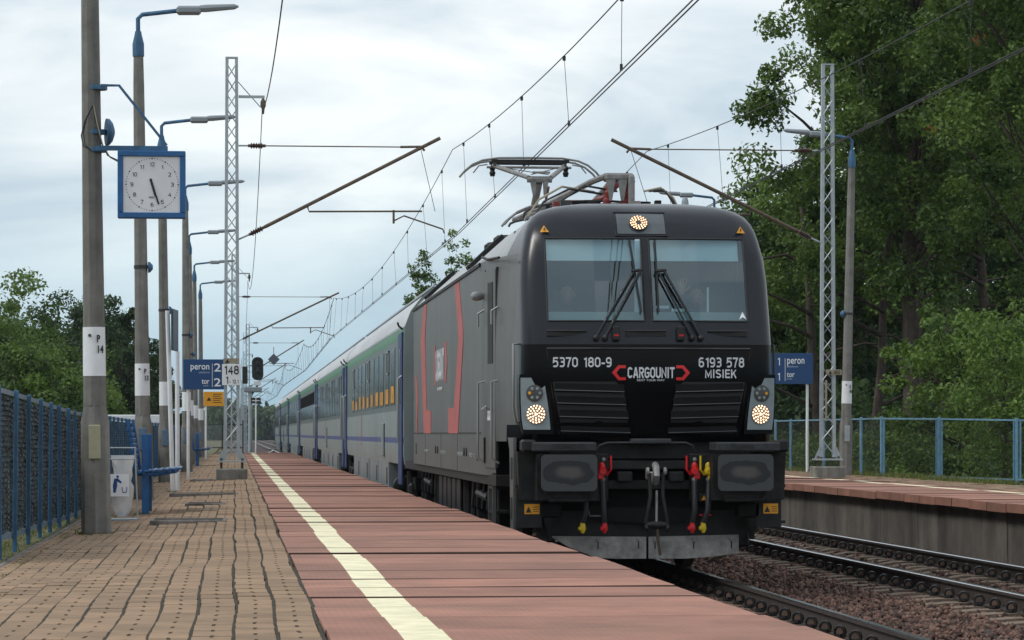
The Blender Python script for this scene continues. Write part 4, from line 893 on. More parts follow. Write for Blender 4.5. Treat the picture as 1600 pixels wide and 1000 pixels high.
SY = [1.1,1.6,2.2,2.95]
def contour(z):
    """half contour from the nose centre to the body side (x>0)"""
    wn, wb, y0 = wnose(z), wbody(z), ynose(z); pts = []
    for i, (f, bq) in enumerate(zip(FR, BU)):
        x = f*wn
        if i == 1: x = .04*min(1, wn/.5)
        if i == 3 and z < 3.6: x = 1.015
        pts.append((x, y0+bq))
    ye = pts[-1][1]
    for j, yy in enumerate(SY):
        s = (j+1)/len(SY); yk = ye + (2.95-ye)*s; pts.append((wn + (wb-wn)*(1-(1-s)**1.6), yk))
    return pts
CT = [contour(z) for z in ZL]; NP = len(CT[0])
def nose_at(x, z):
    """y of the nose skin at lateral x, height z"""
    zi = min(max(z, ZL[0]), ZL[-1]); wn = wnose(zi); xs = [f*wn for f in FR]; xs[3] = 1.015 if z < 3.6 else xs[3]; ys = [ynose(zi)+q for q in BU]; return float(np.interp(abs(x), xs, ys))
b = MB(); idx = {}
for k, z in enumerate(ZL):
    for sgn in (-1, 1):
        for i, (x, y) in enumerate(CT[k]): idx[k, sgn, i] = len(b.v); b.v.append((sgn*x, y, z))
        idx[k, sgn, NP] = len(b.v); b.v.append((sgn*wbody(z), 15.25, z))
        idx[k, sgn, NP+1] = len(b.v); b.v.append((sgn*wbody(z)*.90, 17.4 if z < 3.3 else 17.2, z))
        idx[k, sgn, NP+2] = len(b.v); b.v.append((sgn*wbody(z)*.84, 18.3, z))
        idx[k, sgn, NP+3] = len(b.v); b.v.append((0, 18.3, z))
for k in range(len(ZL)-1):
    zm = (ZL[k]+ZL[k+1])/2
    for sgn in (-1, 1):
        for i in range(NP+3):
            if 2.59 <= zm <= 3.44 and i in (1, 2): continue      # windscreen openings
            if k < 2 and i < 11: continue
            mi = 0
            if i < 8: mi = 1 if zm < 2.36 else 2
            elif i == 8: mi = 1 if zm < 2.36 else 2
            elif i == 9: mi = 1 if zm < 1.5 else (2 if zm > 3.25 else 0)
            elif zm > 3.3: mi = 3
            if i >= NP and zm > 3.3: mi = 3
            q = (idx[k,sgn,i], idx[k,sgn,i+1], idx[k+1,sgn,i+1], idx[k+1,sgn,i]); b.f.append(q if sgn < 0 else q[::-1]); b.m.append(mi)
hull = b.build('body', [m_locoside, m_black_gl, m_mask, m_roof], loco, smooth=True)
hull.data.set_sharp_from_angle(angle=R(28))
fixn(hull)
MB().box(-1.46, 1.46, 1.6, 18.2, .92, 1.03).build('sole_bar', m_dark2, loco)

def on_nose(x, z, off=0.0): return (x, nose_at(x, z)-off, z)
def nose_patch(name, poly_z, m, off, parent=loco, nx=2):
    """polygon strip following the skin; poly_z: list of rows (z, x0, x1)"""
    b = MB(); n = nx+1
    for z, x0, x1 in poly_z:
        for i in range(n): x = x0 + (x1-x0)*i/nx; b.v.append(on_nose(x, z, off))
    for r in range(len(poly_z)-1):
        for i in range(nx): b.f.append((r*n+i, r*n+i+1, (r+1)*n+i+1, (r+1)*n+i)); b.m.append(0)
    return b.build(name, m, parent)
# windscreens
for s in (-1, 1):
    nose_patch('windscreen', [(z, s*.04 if s > 0 else -1.015, s*1.015 if s > 0 else -.04) for z in (2.59,2.7,2.8,3.0,3.2,3.30,3.44)], m_wind, -.004, nx=6)
    x0, x1 = (.04, 1.015) if s > 0 else (-1.015, -.04)
    for zz in (2.59, 3.44):
        MB().tube([on_nose(x0+(x1-x0)*i/6, zz, .002) for i in range(7)], .010, 4).build('window_seal', m_vent, loco)
    for xx in (x0, x1): MB().tube([on_nose(xx, zz, .002) for zz in (2.59,2.8,3.0,3.2,3.44)], .010, 4).build('window_seal', m_vent, loco)
# cab interior
m_cabwall = mat('cab_wall', (.13,.16,.165), .8); m_desk = mat('cab_desk', (.26,.34,.33), .6); m_blind = mat('sun_blind', (.80,.88,.92), .8); m_cabdark = mat('cab_back', (.085,.125,.14), .8, noise=(3,.25))
b = MB(); b.box(-1.2, 1.2, 2.35, 2.4, 1.5, 3.6); b.build('cab_back_wall', m_cabdark, loco)
b = MB(); b.box(-1.19, -1.17, 1.3, 2.35, 1.5, 3.5); b.box(1.17, 1.19, 1.3, 2.35, 1.5, 3.5); b.box(-1.19, 1.19, 1.15, 2.35, 1.6, 1.63); b.build('cab_wall', m_cabwall, loco)
b = MB(); b.prism([(.82,2.50),(.90,2.69),(1.3,2.66),(1.32,2.3),(.84,2.3)], -1.15, 1.15, 'x'); fixn(b.build('cab_desk', m_desk, loco))
for x0, x1 in ((-1.0,-.06), (.06,.97)):
    b = MB(); b.add([(x0,1.13,3.47),(x1,1.13,3.47),(x1,1.03,3.215),(x0,1.03,3.215)], [(0,1,2,3)]); b.build('sun_blind', m_blind, loco)
MB().box(-.10,-.045,.98,1.03,2.6,3.44).build('window_post', m_blind, loco)
for x, z in ((.12,2.73),(.28,2.70)): MB().box(x, x+.13, .98, 1.03, z, z+.03).build('desk_fitting', m_blind, loco)
MB().tube([(.66,1.05,2.62),(.66,1.05,2.95)], .012, 6).build('microphone', m_blind, loco)
# wipers: two arms and a blade each
def wiper(s, pv, top, b0, b1):
    w = MB().tube([on_nose(pv-.04, 2.43, .05), on_nose(top-.02, 3.10, .06)], .012, 6).build('wiper_arm', m_black, loco)
    MB().tube([on_nose(pv+.05, 2.43, .05), on_nose(top+.04, 3.10, .06)], .014, 6).build('wiper_arm', m_black, loco)
    MB().tube([on_nose(b0, 2.68, .03), on_nose((b0+b1)/2, 3.05, .035), on_nose(b1, 3.42, .03)], .011, 6).build('wiper_blade', m_black, loco)
    MB().tube([on_nose(top-.05, 3.1, .06), on_nose(top+.06, 3.11, .06)], .018, 6).build('wiper_link', m_black, loco)
    for q in (-.04, .05): MB().lathe(on_nose(pv+q, 2.42, .0), (0,-1,0), [(.03,0),(.03,.05),(.015,.07)], 10).build('wiper_spindle', m_black, loco, smooth=True)
wiper(-1, -.50, -.11, -.075, -.16); wiper(1, .47, .135, .10, .10)
# step handles, small cameras and intake slots under the screens
for x0, x1 in ((-1.03,-.63),(-.24,.17),(.60,1.0)):
    b = MB(); b.box(x0, x1, 0, .03, -.022, .022); o = b.build('grab_recess', m_vent, loco); o.location = (0, nose_at((x0+x1)/2, 2.46)-.012 - (.0), 2.46); 
    MB().tube([on_nose(x0, 2.49, .02), on_nose((x0+x1)/2, 2.49, .035), on_nose(x1, 2.49, .02)], .011, 6).build('grab_bar', m_black, loco)
for x in (-.34, .315):
    o = MB().box(-.035, .035, -.05, .05, -.07, .07, bev=.008).build('marker_camera', m_vent, loco); o.location = on_nose(x, 2.465, .03); MB().box(-.024,.024,-.056,-.051,-.03,-.012).build('camera_glass', m_redp, o)
# arrow sticker and warning triangles
y0 = nose_at(.95, 2.65)
b = MB(); b.add([(.925,nose_at(.925,2.61)-.004,2.61),(.965,nose_at(.96,2.63)-.004,2.635),(1.005,nose_at(1.0,2.61)-.004,2.61),(.965,nose_at(.96,2.69)-.004,2.69)], [(0,1,2,3)]); b.build('arrow_sticker', m_text_w, loco)
for x in (-1.015, 1.0):
    b = MB(); b.add([on_nose(x-.045, 3.505, .035), on_nose(x+.045, 3.505, .035), on_nose(x, 3.575, .035)], [(0,1,2)]); o = b.build('warning_triangle', m_amber, loco)
    b = MB(); b.add([on_nose(x-.004, 3.515, .043), on_nose(x+.010, 3.54, .043), on_nose(x-.010, 3.535, .043), on_nose(x+.004, 3.56, .043)], [(0,1,2),(2,1,3)]); b.build('bolt_mark', m_text_k, o)
# roof headlight
nose_patch('top_lamp_window', [(z, -.27, .22) for z in (3.49,3.54,3.60,3.66,3.705)], mat('lamp_window', (.085,.10,.11), .15, noise=(9,.1)), .006, nx=4)
def led_lamp(name, c, r, m, n, parent, ring=None, dish=m_hlight):
    C_ = Vector(c); ax = Vector(n if n else (0,-1,0)).normalized(); uu = ax.cross(Vector((0,0,1))).normalized(); vv = uu.cross(ax)
    o = MB().cyl(C_, C_+ax*.014, r*1.12, 24).build(name, dish, parent, smooth=True)
    b = MB(); rings = [(.12,3),(.42,7),(.70,12),(.97,17)] if ring is None else ring
    for q, k in rings:
        for i in range(k):
            a = 2*PI*i/k + q*9; p = C_ + uu*(r*q*math.cos(a)) + vv*(r*q*math.sin(a)) + ax*.013; b.lathe(p, ax, [(r*.098,0),(r*.08,.006),(r*.02,.009)], 6)
    b.build('leds', m, o); return o
led_lamp('top_headlight', on_nose(-.05, 3.60, .022), .085, m_on, (0,-1,.72), loco, ring=[(.45,8),(.70,12),(.95,16)], dish=m_lampdark)
MB().tube([on_nose(-.29,3.47,.01),on_nose(.24,3.47,.01),on_nose(.24,3.72,.01),on_nose(-.29,3.72,.01),on_nose(-.29,3.47,.01)], .006, 4).build('lamp_window_trim', m_vent, loco)
# headlight clusters on the corners
for s in (-1, 1):
    rows = [(1.50, .995, 1.235), (1.62, 1.005, 1.262), (1.75, 1.02, 1.272), (1.88, 1.04, 1.278), (2.02, 1.06, 1.28)]
    Fy = lambda x: nose_at(1.0, 1.75) - .012 + (abs(x)-1.0)*.28
    rows = [(1.50, .995, 1.262), (1.62, 1.005, 1.278), (1.75, 1.02, 1.285), (1.88, 1.04, 1.288), (2.02, 1.06, 1.288)]
    def flat_patch(name, rw, m, off):
        b = MB(); k = len(rw)
        for z, a, b_ in rw: b.v += [(s*a, Fy(a)-off, z), (s*b_, Fy(b_)-off, z), (s*a, nose_at(a, z)+.05, z), (s*b_*1.0, nose_at(b_, z)+.10, z)]
        for r in range(k-1): o = r*4; b.f += [(o,o+1,o+5,o+4), (o+2,o,o+4,o+6), (o+1,o+3,o+7,o+5)]; b.m += [0,0,0]
        b.f += [(0,1,3,2), ((k-1)*4,(k-1)*4+1,(k-1)*4+3,(k-1)*4+2)]; b.m += [0,0]
        return fixn(b.build(name, m, loco))
    flat_patch('headlight_surround', [(1.455,.965,1.262)] + [(z, a-.03, b_+.012) for z, a, b_ in rows] + [(2.055,1.04,1.296)], m_black_gl, 0)
    flat_patch('headlight_cluster', rows, m_hlight, .006)
    nv = (s*.28, -1, 0)
    led_lamp('headlight', (s*1.135, Fy(1.135)-.008, 1.655), .088, m_on2, nv, loco, dish=m_steel)
    up = MB().lathe((s*1.15, Fy(1.15)-.006, 1.865), nv, [(.085,0),(.085,.012),(.07,.014)], 20).build('tail_lamp', m_lampdark, loco, smooth=True)
    for i in range(6):
        a = 2*PI*i/6; xx = 1.15+.05*math.cos(a); MB().lathe((s*xx, Fy(xx)-.022, 1.865+.05*math.sin(a)), nv, [(.017,0),(.013,.005)], 10).build('tail_lens', m_amber if (i == 0) else m_hlight, up)
    continue
    nose_patch('headlight_surround', [(z, s*(a-.03), s*min(b_+.006, 1.283)) for z, a, b_ in [(1.455,.99,1.24)] + rows + [(2.05,1.065,1.28)]], m_black_gl, .006, nx=8)
    hl = nose_patch('headlight_cluster', [(z, s*a, s*b_) for z, a, b_ in rows], m_hlight, .012, nx=8)
    yy = nose_at(1.13, 1.66)-.012; yk = nose_at(1.17, 1.66)-.03
    lp = led_lamp('headlight', (s*1.13, yk, 1.655), .088, m_on2, 0, loco)
    up = MB().lathe((s*1.145, nose_at(1.19, 1.86)-.0, 1.86), (0,-1,0), [(.085,0),(.085,.03),(.07,.034)], 20).build('tail_lamp', m_lampdark, loco, smooth=True)
    for i in range(6):
        a = 2*PI*i/6; MB().lathe((s*1.145+.05*math.cos(a), nose_at(1.19,1.86)-.033, 1.86+.05*math.sin(a)), (0,-1,0), [(.017,0),(.013,.005)], 10).build('tail_lens', m_amber if (i == 0) else m_hlight, up)
    MB().tube([on_nose(s*1.0,2.06,.01), on_nose(s*1.15,2.07,.012), on_nose(s*1.28,2.10,.01)], .010, 4).build('surround_lip', m_black_gl, loco)
# front panel seams, grille openings and slats
def seam(pts): MB().tube([on_nose(x, z, .001) for x, z in pts], .006, 4).build('panel_seam', m_vent, loco)
seam([(-1.03,2.30),(-.5,2.305),(0,2.31),(.5,2.305),(1.03,2.30)]); seam([(-1.03,2.30),(-.98,1.9),(-.90,1.45)]); seam([(1.03,2.30),(.98,1.9),(.90,1.45)])
MB().tube([on_nose(x, 2.315, .004) for x in (-1.03,-.5,0,.5,1.03)], .005, 4).build('panel_lip', m_lip, loco)
for s in (-1, 1):
    nose_patch('grille_opening', [(z, s*a, s*b_) for z, a, b_ in ((1.46,.20,.88),(1.6,.22,.90),(1.75,.24,.93),(1.88,.26,.96),(1.98,.34,.975))], m_vent, .003, nx=6)
    for zz, a, b_ in ((1.455,.19,.89),(1.60,.215,.905),(1.735,.24,.93),(1.865,.26,.955)):
        b = MB(); n = 5
        for i in range(n):
            x = s*(a+(b_-a)*i/(n-1)); dz = .018*i/(n-1); p = on_nose(x, zz+dz, 0); b.v += [(p[0],p[1]-.028,p[2]), (p[0],p[1]-.034,p[2]+.012), (p[0],p[1]-.004,p[2]+.10), (p[0],p[1]-.002,p[2]+.015)]
        for i in range(n-1):
            for j in range(4): b.f.append((i*4+j, i*4+(j+1)%4, (i+1)*4+(j+1)%4, (i+1)*4+j)); b.m.append(1 if j == 0 and False else 0)
        sl_ = fixn(b.build('grille_slat', [m_slat, m_mask], loco)); MB().tube([(p[0],p[1]-.035,p[2]+.013) for p in [on_nose(s*(a+(b_-a)*i/4), zz+.018*i/4) for i in range(5)]], .0045, 4).build('slat_lip', m_lip, sl_)
# numbers, name and logo
m_num = mat('number_white', (.62,.64,.66), .5)
def ntext(name, s, x0, x1, z0, z1, m=m_num, **k): text(name, s, m, loco, (( x0+x1)/2, nose_at((x0+x1)/2, (z0+z1)/2)-.012, (z0+z1)/2), (1, (nose_at(x1,2.1)-nose_at(x0,2.1))/(x1-x0), 0), FV, x1-x0, z1-z0, depth=.006, **k)
def btext(name, s, x0, x1, z0, z1, m=m_num, **k): xm = (x0+x1)/2; block_text(name, s, m, loco, (xm, nose_at(xm, (z0+z1)/2)-.006, (z0+z1)/2), (1, (nose_at(x1,2.1)-nose_at(x0,2.1))/(x1-x0), 0), FV, x1-x0, z1-z0, **k)
btext('running_number', '5370 180-9', -.975, -.385, 2.125, 2.225); btext('running_number', '6193 578', .495, .965, 2.125, 2.225); btext('nameplate', 'MISIEK', .56, .885, 2.018, 2.105)
btext('logo_lettering', 'CARGOUNIT', -.225, .250, 2.016, 2.126, t=.19, gap=.09); ntext('logo_small_lettering', 'RENT YOUR WAY', -.13, .15, 1.985, 2.005)
def bracket(name, pts, m, parent, f):
    b = MB(); n = len(pts); o = [f(p, .004) for p in pts]; q = [f(p, .012) for p in pts]
    b.add(o + q, [tuple(range(n, 2*n))] + [(i, (i+1)%n, (i+1)%n+n, i+n) for i in range(n)]); return fixn(b.build(name, m, parent))
for s in (-1, 1):
    cx = .0125; w_ = lambda x: cx + s*x
    bracket('logo_bracket', [(w_(.255),2.145),(w_(.33),2.145),(w_(.395),2.07),(w_(.33),1.995),(w_(.255),1.995),(w_(.255),2.025),(w_(.315),2.025),(w_(.35),2.07),(w_(.315),2.115),(w_(.255),2.115)], m_red, loco, lambda p, d: on_nose(p[0], p[1], d))
# ---- buffer beam and running gear at the front
MB().box(-1.20, 1.20, .78, 1.0, 1.20, 1.42, bev=.01).build('headstock', m_dark2, loco)
MB().box(-1.12, 1.12, .85, 1.1, .55, 1.25).build('front_plate', m_dark, loco)
MB().box(-.62, .60, .60, .84, 1.10, 1.19, bev=.01).build('coupler_beam', m_dark2, loco); MB().box(-.62, .60, .60, .84, .90, .99, bev=.01).build('coupler_beam', m_dark2, loco)
for x0, x1 in ((-.66,-.42),(.40,.66)):
    o = MB().box(x0, x1, .56, .62, .78, 1.26, bev=.01).build('coupler_bracket', m_dark2, loco)
    for zz in (.86, 1.20):
        for xx in (x0+.05, x1-.05): MB().lathe((xx, .565, zz), (0,-1,0), [(.022,0),(.022,.02),(.012,.024)], 6).build('bracket_bolt', m_steel, o)
for x in (-.26, .26): MB().box(x-.075, x+.075, .5, .66, .98, 1.08, bev=.01).build('beam_block', m_dark2, loco)
for s in (-1, 1):
    bx = s*.875
    bb = MB().box(-.275, .275, 0, .045, -.18, .18, bev=.02); poly = []
    for cx_, cz_, a0 in ((.225,.13,0),(-.225,.13,90),(-.225,-.13,180),(.225,-.13,270)):
        for k in range(5): a = R(a0+k*22.5); poly.append((cx_+.05*math.cos(a), cz_+.05*math.sin(a)))
    o = fixn(MB().prism(poly, 0, .04).build('buffer_plate', m_buf, loco)); o.location = (bx, 0, 1.075)
    MB().lathe((bx, .04, 1.075), (0,1,0), [(.11,0),(.11,.28),(.16,.30),(.17,.62)], 20).build('buffer_stock', m_dark2, loco, smooth=True)
    fixn(MB().prism([(bx-.30,.80),(bx+.30,.80),(bx+.30,.9),(bx+.30,1.26),(bx-.30,1.26),(bx-.30,.9)], .18, .62).build('crash_box', m_dark2, loco))
    o = MB().box(bx-.22, bx+.22, .15, .19, .82, .845).build('buffer_step', m_dark2, loco); MB().tube([(bx-.24,.12,.92),(bx-.18,.12,.80),(bx+.18,.12,.80),(bx+.24,.12,.92)], .018, 6).build('buffer_step_rail', m_dark2, loco)
    st = MB().box(s*.875-.31-(.05 if s < 0 else -.03), s*.875+.31+(-.03 if s < 0 else .05), .10, .55, 1.285, 1.375, bev=.012).build('step_pad', m_pad, loco)
    text('pad_lettering', 'SIEMENS' if s < 0 else 'Vectron', m_vent, st, (bx+(.0 if s < 0 else -.02), .096, 1.335), FU, FV, .32 if s < 0 else .24, .05, bold=.04)
    MB().box(s*1.26-.07, s*1.26+.07, .12, .4, 1.28, 1.40, bev=.02).build('pad_end', m_dark2, loco)
    # corner steps with yellow sticker
    x0, x1 = (s*1.05, s*1.31) if s > 0 else (s*1.36, s*1.10)
    o = MB().box(min(x0,x1), max(x0,x1), .45, .50, .52, .92, bev=.005).build('corner_step_panel', m_dark2, loco)
    fixn(MB().prism([(s*1.08,.80),(s*1.33,.80),(s*1.35,1.28),(s*1.02,1.28)], .42, .60).build('corner_post', m_dark2, loco))
    for zz in (.56, .92): MB().box(min(s*1.1,s*1.36), max(s*1.1,s*1.36), .5, .95, zz, zz+.03).build('corner_step', m_dark2, loco)
    stk = MB().box(s*1.2-.075, s*1.2+.075, .442, .449, .66, .76).build('warning_sticker', m_amber, loco)
    MB().prism([(s*1.2-.065,.675),(s*1.2-.005,.675),(s*1.2-.035,.735)], .439, .4415).build('triangle', m_text_k, stk)
    for q in range(3): MB().box(s*1.2+.01, s*1.2+.065, .439, .4415, .682+q*.022, .688+q*.022).build('text_line', m_text_k, stk)
    # sand pipe boxes and cable sockets
    MB().box(s*1.0-.13, s*1.0+.1, .45, .62, .62, .78, bev=.02).build('cable_socket', m_dark, loco); MB().lathe((s*1.02,.5,.62),(0,0,-1),[(.07,0),(.06,.1),(.03,.14),(.025,.22)], 10).build('cable_socket_cap', m_dark2, loco, smooth=True)
    # handrails beside the face
    hx = s*1.345 if s < 0 else s*1.315
    MB().tube([(s*1.27,.95,2.37),(hx,.93,2.36),(hx,.90,2.30),(hx,.90,1.72),(hx-s*.03,.93,1.58),(s*1.26,.96,1.54)], .013, 6).build('face_handrail', m_handle if s < 0 else m_black, loco, smooth=True)
# side face of the left corner: ladder panel
fixn(MB().prism([(.62,.50),(.95,.50),(1.05,1.3),(1.25,1.42),(.62,1.42)], -1.37, -1.34, 'x').build('corner_skirt', m_locoside, loco))
for z0, z1 in ((.60,.82),(1.0,1.22)): MB().box(-1.378,-1.372,.72,.88,z0,z1).build('step_opening', m_vent, loco)
# draw hook and screw coupling
b = MB(); b.box(-.045, .045, .25, .6, 1.0, 1.08, bev=.01); b.tube([(0,.30,1.0),(0,.16,.98),(0,.10,1.05),(0,.13,1.13),(0,.20,1.15)], .035, 8); b.build('draw_hook', m_steel, loco, smooth=True)
for s in (-1, 1): MB().tube([(s*.07,.14,1.07),(s*.06,.10,.85),(s*.105,.09,.60),(s*.10,.10,.54)], .020, 8).build('coupling_link', m_dark2, loco, smooth=True); 
for s in (-1, 1): MB().lathe((s*.075,.12,1.09),(s,0,0),[(.04,0),(.04,.02),(.02,.03)],10).build('link_pin', m_steel, loco); MB().lathe((s*.09,.09,.53),(s,0,0),[(.04,0),(.035,.03)],10).build('link_pin', m_dark2, loco)
MB().lathe((-.10,.09,.56),(1,0,0),[(.025,0),(.04,.06),(.045,.1),(.04,.14),(.025,.20)],10).build('coupling_nut', m_dark2, loco, smooth=True)
MB().tube([(0,.08,.9),(-.005,.07,.56)], .012, 6).build('coupling_screw', m_steel, loco); MB().tube([(0,.08,.55),(.02,.12,.40),(.045,.16,.26)], .016, 6).build('coupling_lever', m_rust, loco)
# air hoses: yellow and red
def hose(x, m, dx, zt=1.08, zb=.55, handle=-1, up=True):
    MB().lathe((x,.50,zt),(0,-1,0),[(.035,0),(.045,.04),(.05,.09),(.03,.13)],10).build('air_valve', m, loco, smooth=True)
    MB().lathe((x,.44,zt+.035),(0,0,1),[(.035,0),(.03,.04),(.012,.06)],8).build('valve_top', m, loco, smooth=True)
    MB().tube([(x,.43,zt),(x+handle*.05,.41,zt-.03),(x+handle*.085,.40,zt+.02),(x+handle*.085,.40,zt+.16)], .011, 6).build('valve_lever', m, loco)
    MB().box(x-handle*.02-.03, x-handle*.02+.03, .38,.44,zt-.075,zt-.01,bev=.008).build('valve_body', m, loco)
    MB().lathe((x,.42,zt-.06),(0,0,-1),[(.03,0),(.03,.03)],10).build('hose_clamp', m_steel, loco)
    MB().tube([(x,.42,zt-.08),(x+dx*.15,.38,zt-.25),(x+dx*.3,.36,zt-.38),(x+dx,.40,zb+.03)], .029, 8).build('air_hose', m_hose, loco, smooth=True)
    MB().lathe((x+dx,.40,zb+.03),(0,-.1,-1),[(.02,0),(.03,.03),(.035,.07),(.015,.11)],8).build('hose_coupling', m, loco, smooth=True)
    MB().box(x+dx-.045,x+dx-.01,.36,.42,zb-.05,zb-.015,bev=.006).build('hose_claw', m, loco)
hose(-.50, m_redp, .02, handle=1); hose(.43, m_redp, -.03, handle=-1); hose(.57, m_yelp, -.06, handle=-1)
hose(-.66, m_yelp, -.04, handle=1, zt=1.06)
for x in (-.60, .53):
    o = MB().box(x-.04,x+.04,.46,.56,.78,.86,bev=.01).build('brake_socket', m_dark2, loco); MB().prism([(x-.028,.795),(x+.028,.795),(x,.845)], .452, .458).build('triangle', m_amber, o)
MB().tube([(-.50,.45,.64),(-.62,.45,.64),(-.64,.45,.72),(-.64,.47,.80)], .007, 6).build('cable_loop', m_steel, loco); MB().tube([(.48,.44,.645),(.60,.44,.645)], .009, 6).build('red_rod', m_redp, loco)
MB().tube([(-.56,.55,1.26),(-.52,.5,1.34),(-.44,.5,1.37),(.0,.5,1.37),(.35,.5,1.37),(.42,.5,1.34),(.45,.55,1.26)], .010, 8).build('front_pipe', m_pad, loco, smooth=True)
MB().box(-.20,.20,.45,.62,1.36,1.41,bev=.01).build('centre_pad', m_pad, loco)
# plough
b = MB(); b.prism([(-1.24,.62),(-1.0,.38),(.95,.38),(1.2,.62),(1.24,.68),(-1.26,.68)], .80, .84); fixn(b.build('plough_wing', m_dark2, loco))
b = MB(); b.prism([(-.62,.60),(0,.55),(.60,.60),(.62,.72),(-.64,.72)], .70, .795); fixn(b.build('plough_frame', m_dark, loco))
for poly in ([(-.99,.43),(-.012,.42),(-.012,.20),(-.30,.20),(-.52,.21),(-.80,.32)], [(.012,.42),(.93,.44),(.93,.25),(.62,.215),(.4,.20),(.012,.20)]):
    o = fixn(MB().prism(poly, .76, .785).build('plough_plate', m_plow, loco)); x0 = poly[0][0]
    for f in (.07, .50, .92):
        xx = min(p[0] for p in poly) + f*(max(p[0] for p in poly)-min(p[0] for p in poly)); MB().box(xx-.006,xx+.006,.755,.7585,.30,.40).build('slot', m_vent, o); MB().lathe((xx,.76,.39),(0,-1,0),[(.022,0),(.018,.014)],6).build('bolt', m_steel, o)
MB().box(-.95,.95,.9,2.0,.45,.6).build('plough_stay', m_dark, loco)
# ---- left side details (the side face lies at x = -1.5)
def S(px, py, X=LX-1.5):
    u = (px-800)/F; c, s = math.cos(AL), math.sin(AL); Y = X*(c-u*s)/(u*c+s); D = X*s+Y*c; return (Y-LY, EYE+(HOR-py)*D/F)
def side_poly(name, pts, m, d=.006, X=-1.5):
    q = [S(px, py, LX+X) for px, py in pts]; return fixn(MB().prism(q, X-d, X-.001, 'x').build(name, m, loco))
side_poly('side_stripe', [(663,477),(667.5,474.5),(664.5,527),(667,641.5),(673.7,641.5),(673.7,677),(662.7,677),(657.8,529)], m_redside)
side_poly('side_stripe', [(711,444.5),(717.5,440),(724,514),(724,536),(716,677),(701,677),(701,638),(710,637),(717,527)], m_redside)
side_poly('side_stripe', [(649,587),(651.5,587),(653.5,630),(652,677),(650.5,677),(651,630)], m_redside)
side_poly('side_logo_bracket', [(679.3,541),(681,541),(680.2,549),(680.2,590),(681,603),(679.3,603),(678,575)], m_redside)
side_poly('side_logo_bracket', [(694.6,534),(697,534),(699,570),(697,598),(694.6,598),(696.5,570)], m_redside)
ya, za = S(681.3, 590); yb, zb_ = S(694, 549)
block_text('side_logo_lettering', 'CARGOUNIT', m_num, loco, (-1.503, (ya+yb)/2, (za+zb_)/2), (0,-1,0), FV, abs(ya-yb), .40, t=.24, gap=.06)
text('side_small_lettering', 'RENT YOUR WAY', m_num, loco, (-1.504, (ya+yb)/2, za-.16), (0,-1,0), FV, abs(ya-yb)*.6, .04, depth=.004)
for y in (4.2, 6.0, 8.9, 12.2): text('side_marking', random.choice(['91 51 5370 180-9','90 t','PKPC 200 km/h']), m_galv, loco, (-1.504, y, 1.22), (0,-1,0), FV, .8, .05, depth=.003)
MB().box(-1.504,-1.498,3.0,15.25,1.455,1.475).build('side_seam', m_vent, loco)
for y in (6.4, 9.3, 12.5): MB().box(-1.503,-1.498,y,y+.012,1.03,1.455).build('side_seam', m_vent, loco)
for y in (3.35, 14.5): MB().box(-1.504,-1.495,y,y+.22,1.16,1.32).build('side_socket', m_vent, loco)
for y in (5.0, 5.35, 9.9, 10.3):
    MB().lathe((-1.50,y,1.25),(-1,0,0),[(.05,0),(.05,.012)],12).build('side_cap', m_vent, loco); 
MB().box(-1.506,-1.498,1.35+1.2,2.62,1.15,1.42).build('side_hatch', m_vent, loco)
# gutter grille along the roof edge
MB().box(-1.52,-1.44,3.05,15.3,3.265,3.30).build('gutter', m_dark2, loco)
for k in range(40): MB().box(-1.47,-1.40,3.1+k*.30,3.1+k*.30+.22,3.303,3.335).build('roof_vent', m_dark2, loco) if k % 1 == 0 else None
for y in (4.6, 5.1, 12.2, 12.8):
    b = MB(); b.add([(-1.47,y,3.34),(-1.47,y+.22,3.34),(-1.10,y+.22,3.67),(-1.10,y,3.67),(-1.49,y,3.38),(-1.49,y+.22,3.38),(-1.13,y+.22,3.72),(-1.13,y,3.72)], [(0,1,2,3),(4,5,6,7),(0,4,7,3),(1,2,6,5),(3,7,6,2),(0,1,5,4)]); fixn(b.build('roof_deflector', m_dark2, loco))
# cab door, window, rails
def cabx(y): return -float(np.interp(y, [p[1] for p in CT[9][9:]], [p[0] for p in CT[9][9:]]))
def sbox(name, y0, y1, z0, z1, m, d=.006):
    xa, xb = cabx(y0), cabx(y1); return fixn(MB().add([(xa-d,y0,z0),(xb-d,y1,z0),(xb-d,y1,z1),(xa-d,y0,z1),(xa+.02,y0,z0),(xb+.02,y1,z0),(xb+.02,y1,z1),(xa+.02,y0,z1)], [(0,1,2,3),(4,5,6,7),(0,1,5,4),(1,2,6,5),(2,3,7,6),(3,0,4,7)]).build(name, m, loco))
dr = sbox('cab_door', 1.98, 2.62, 1.10, 3.18, m_locoside, .012); sbox('door_gap', 1.965, 1.98, 1.10, 3.2, m_vent, .004); sbox('door_gap', 2.62, 2.635, 1.10, 3.2, m_vent, .004)
sbox('door_window', 2.12, 2.38, 2.20, 3.05, m_vent, .016)
for y in (1.90, 2.70):
    x = cabx(y); MB().tube([(x,y,2.78),(x-.07,y,2.74),(x-.07,y,2.60)], .014, 6).build('mirror_bracket', m_handle, loco); MB().tube([(x+.01,y,2.02),(x-.07,y,2.0),(x-.07,y,1.55),(x-.07,y,1.2),(x+.01,y,1.15)], .014, 6).build('door_handrail', m_handle, loco, smooth=True)
MB().tube([(cabx(2.4)-.015,2.5,1.75),(cabx(2.4)-.06,2.5,1.72),(cabx(2.4)-.06,2.2,1.72)], .014, 6).build('door_handle', m_handle, loco)
sbox('door_label', 2.15, 2.4, 1.60, 1.70, m_num, .014)
MB().lathe((cabx(2.85)-.0,2.80,2.93),(-1,-.2,0),[(.03,0),(.045,.03),(.052,.08),(.04,.12),(.01,.135)],12).build('side_camera', m_handle, loco, smooth=True)
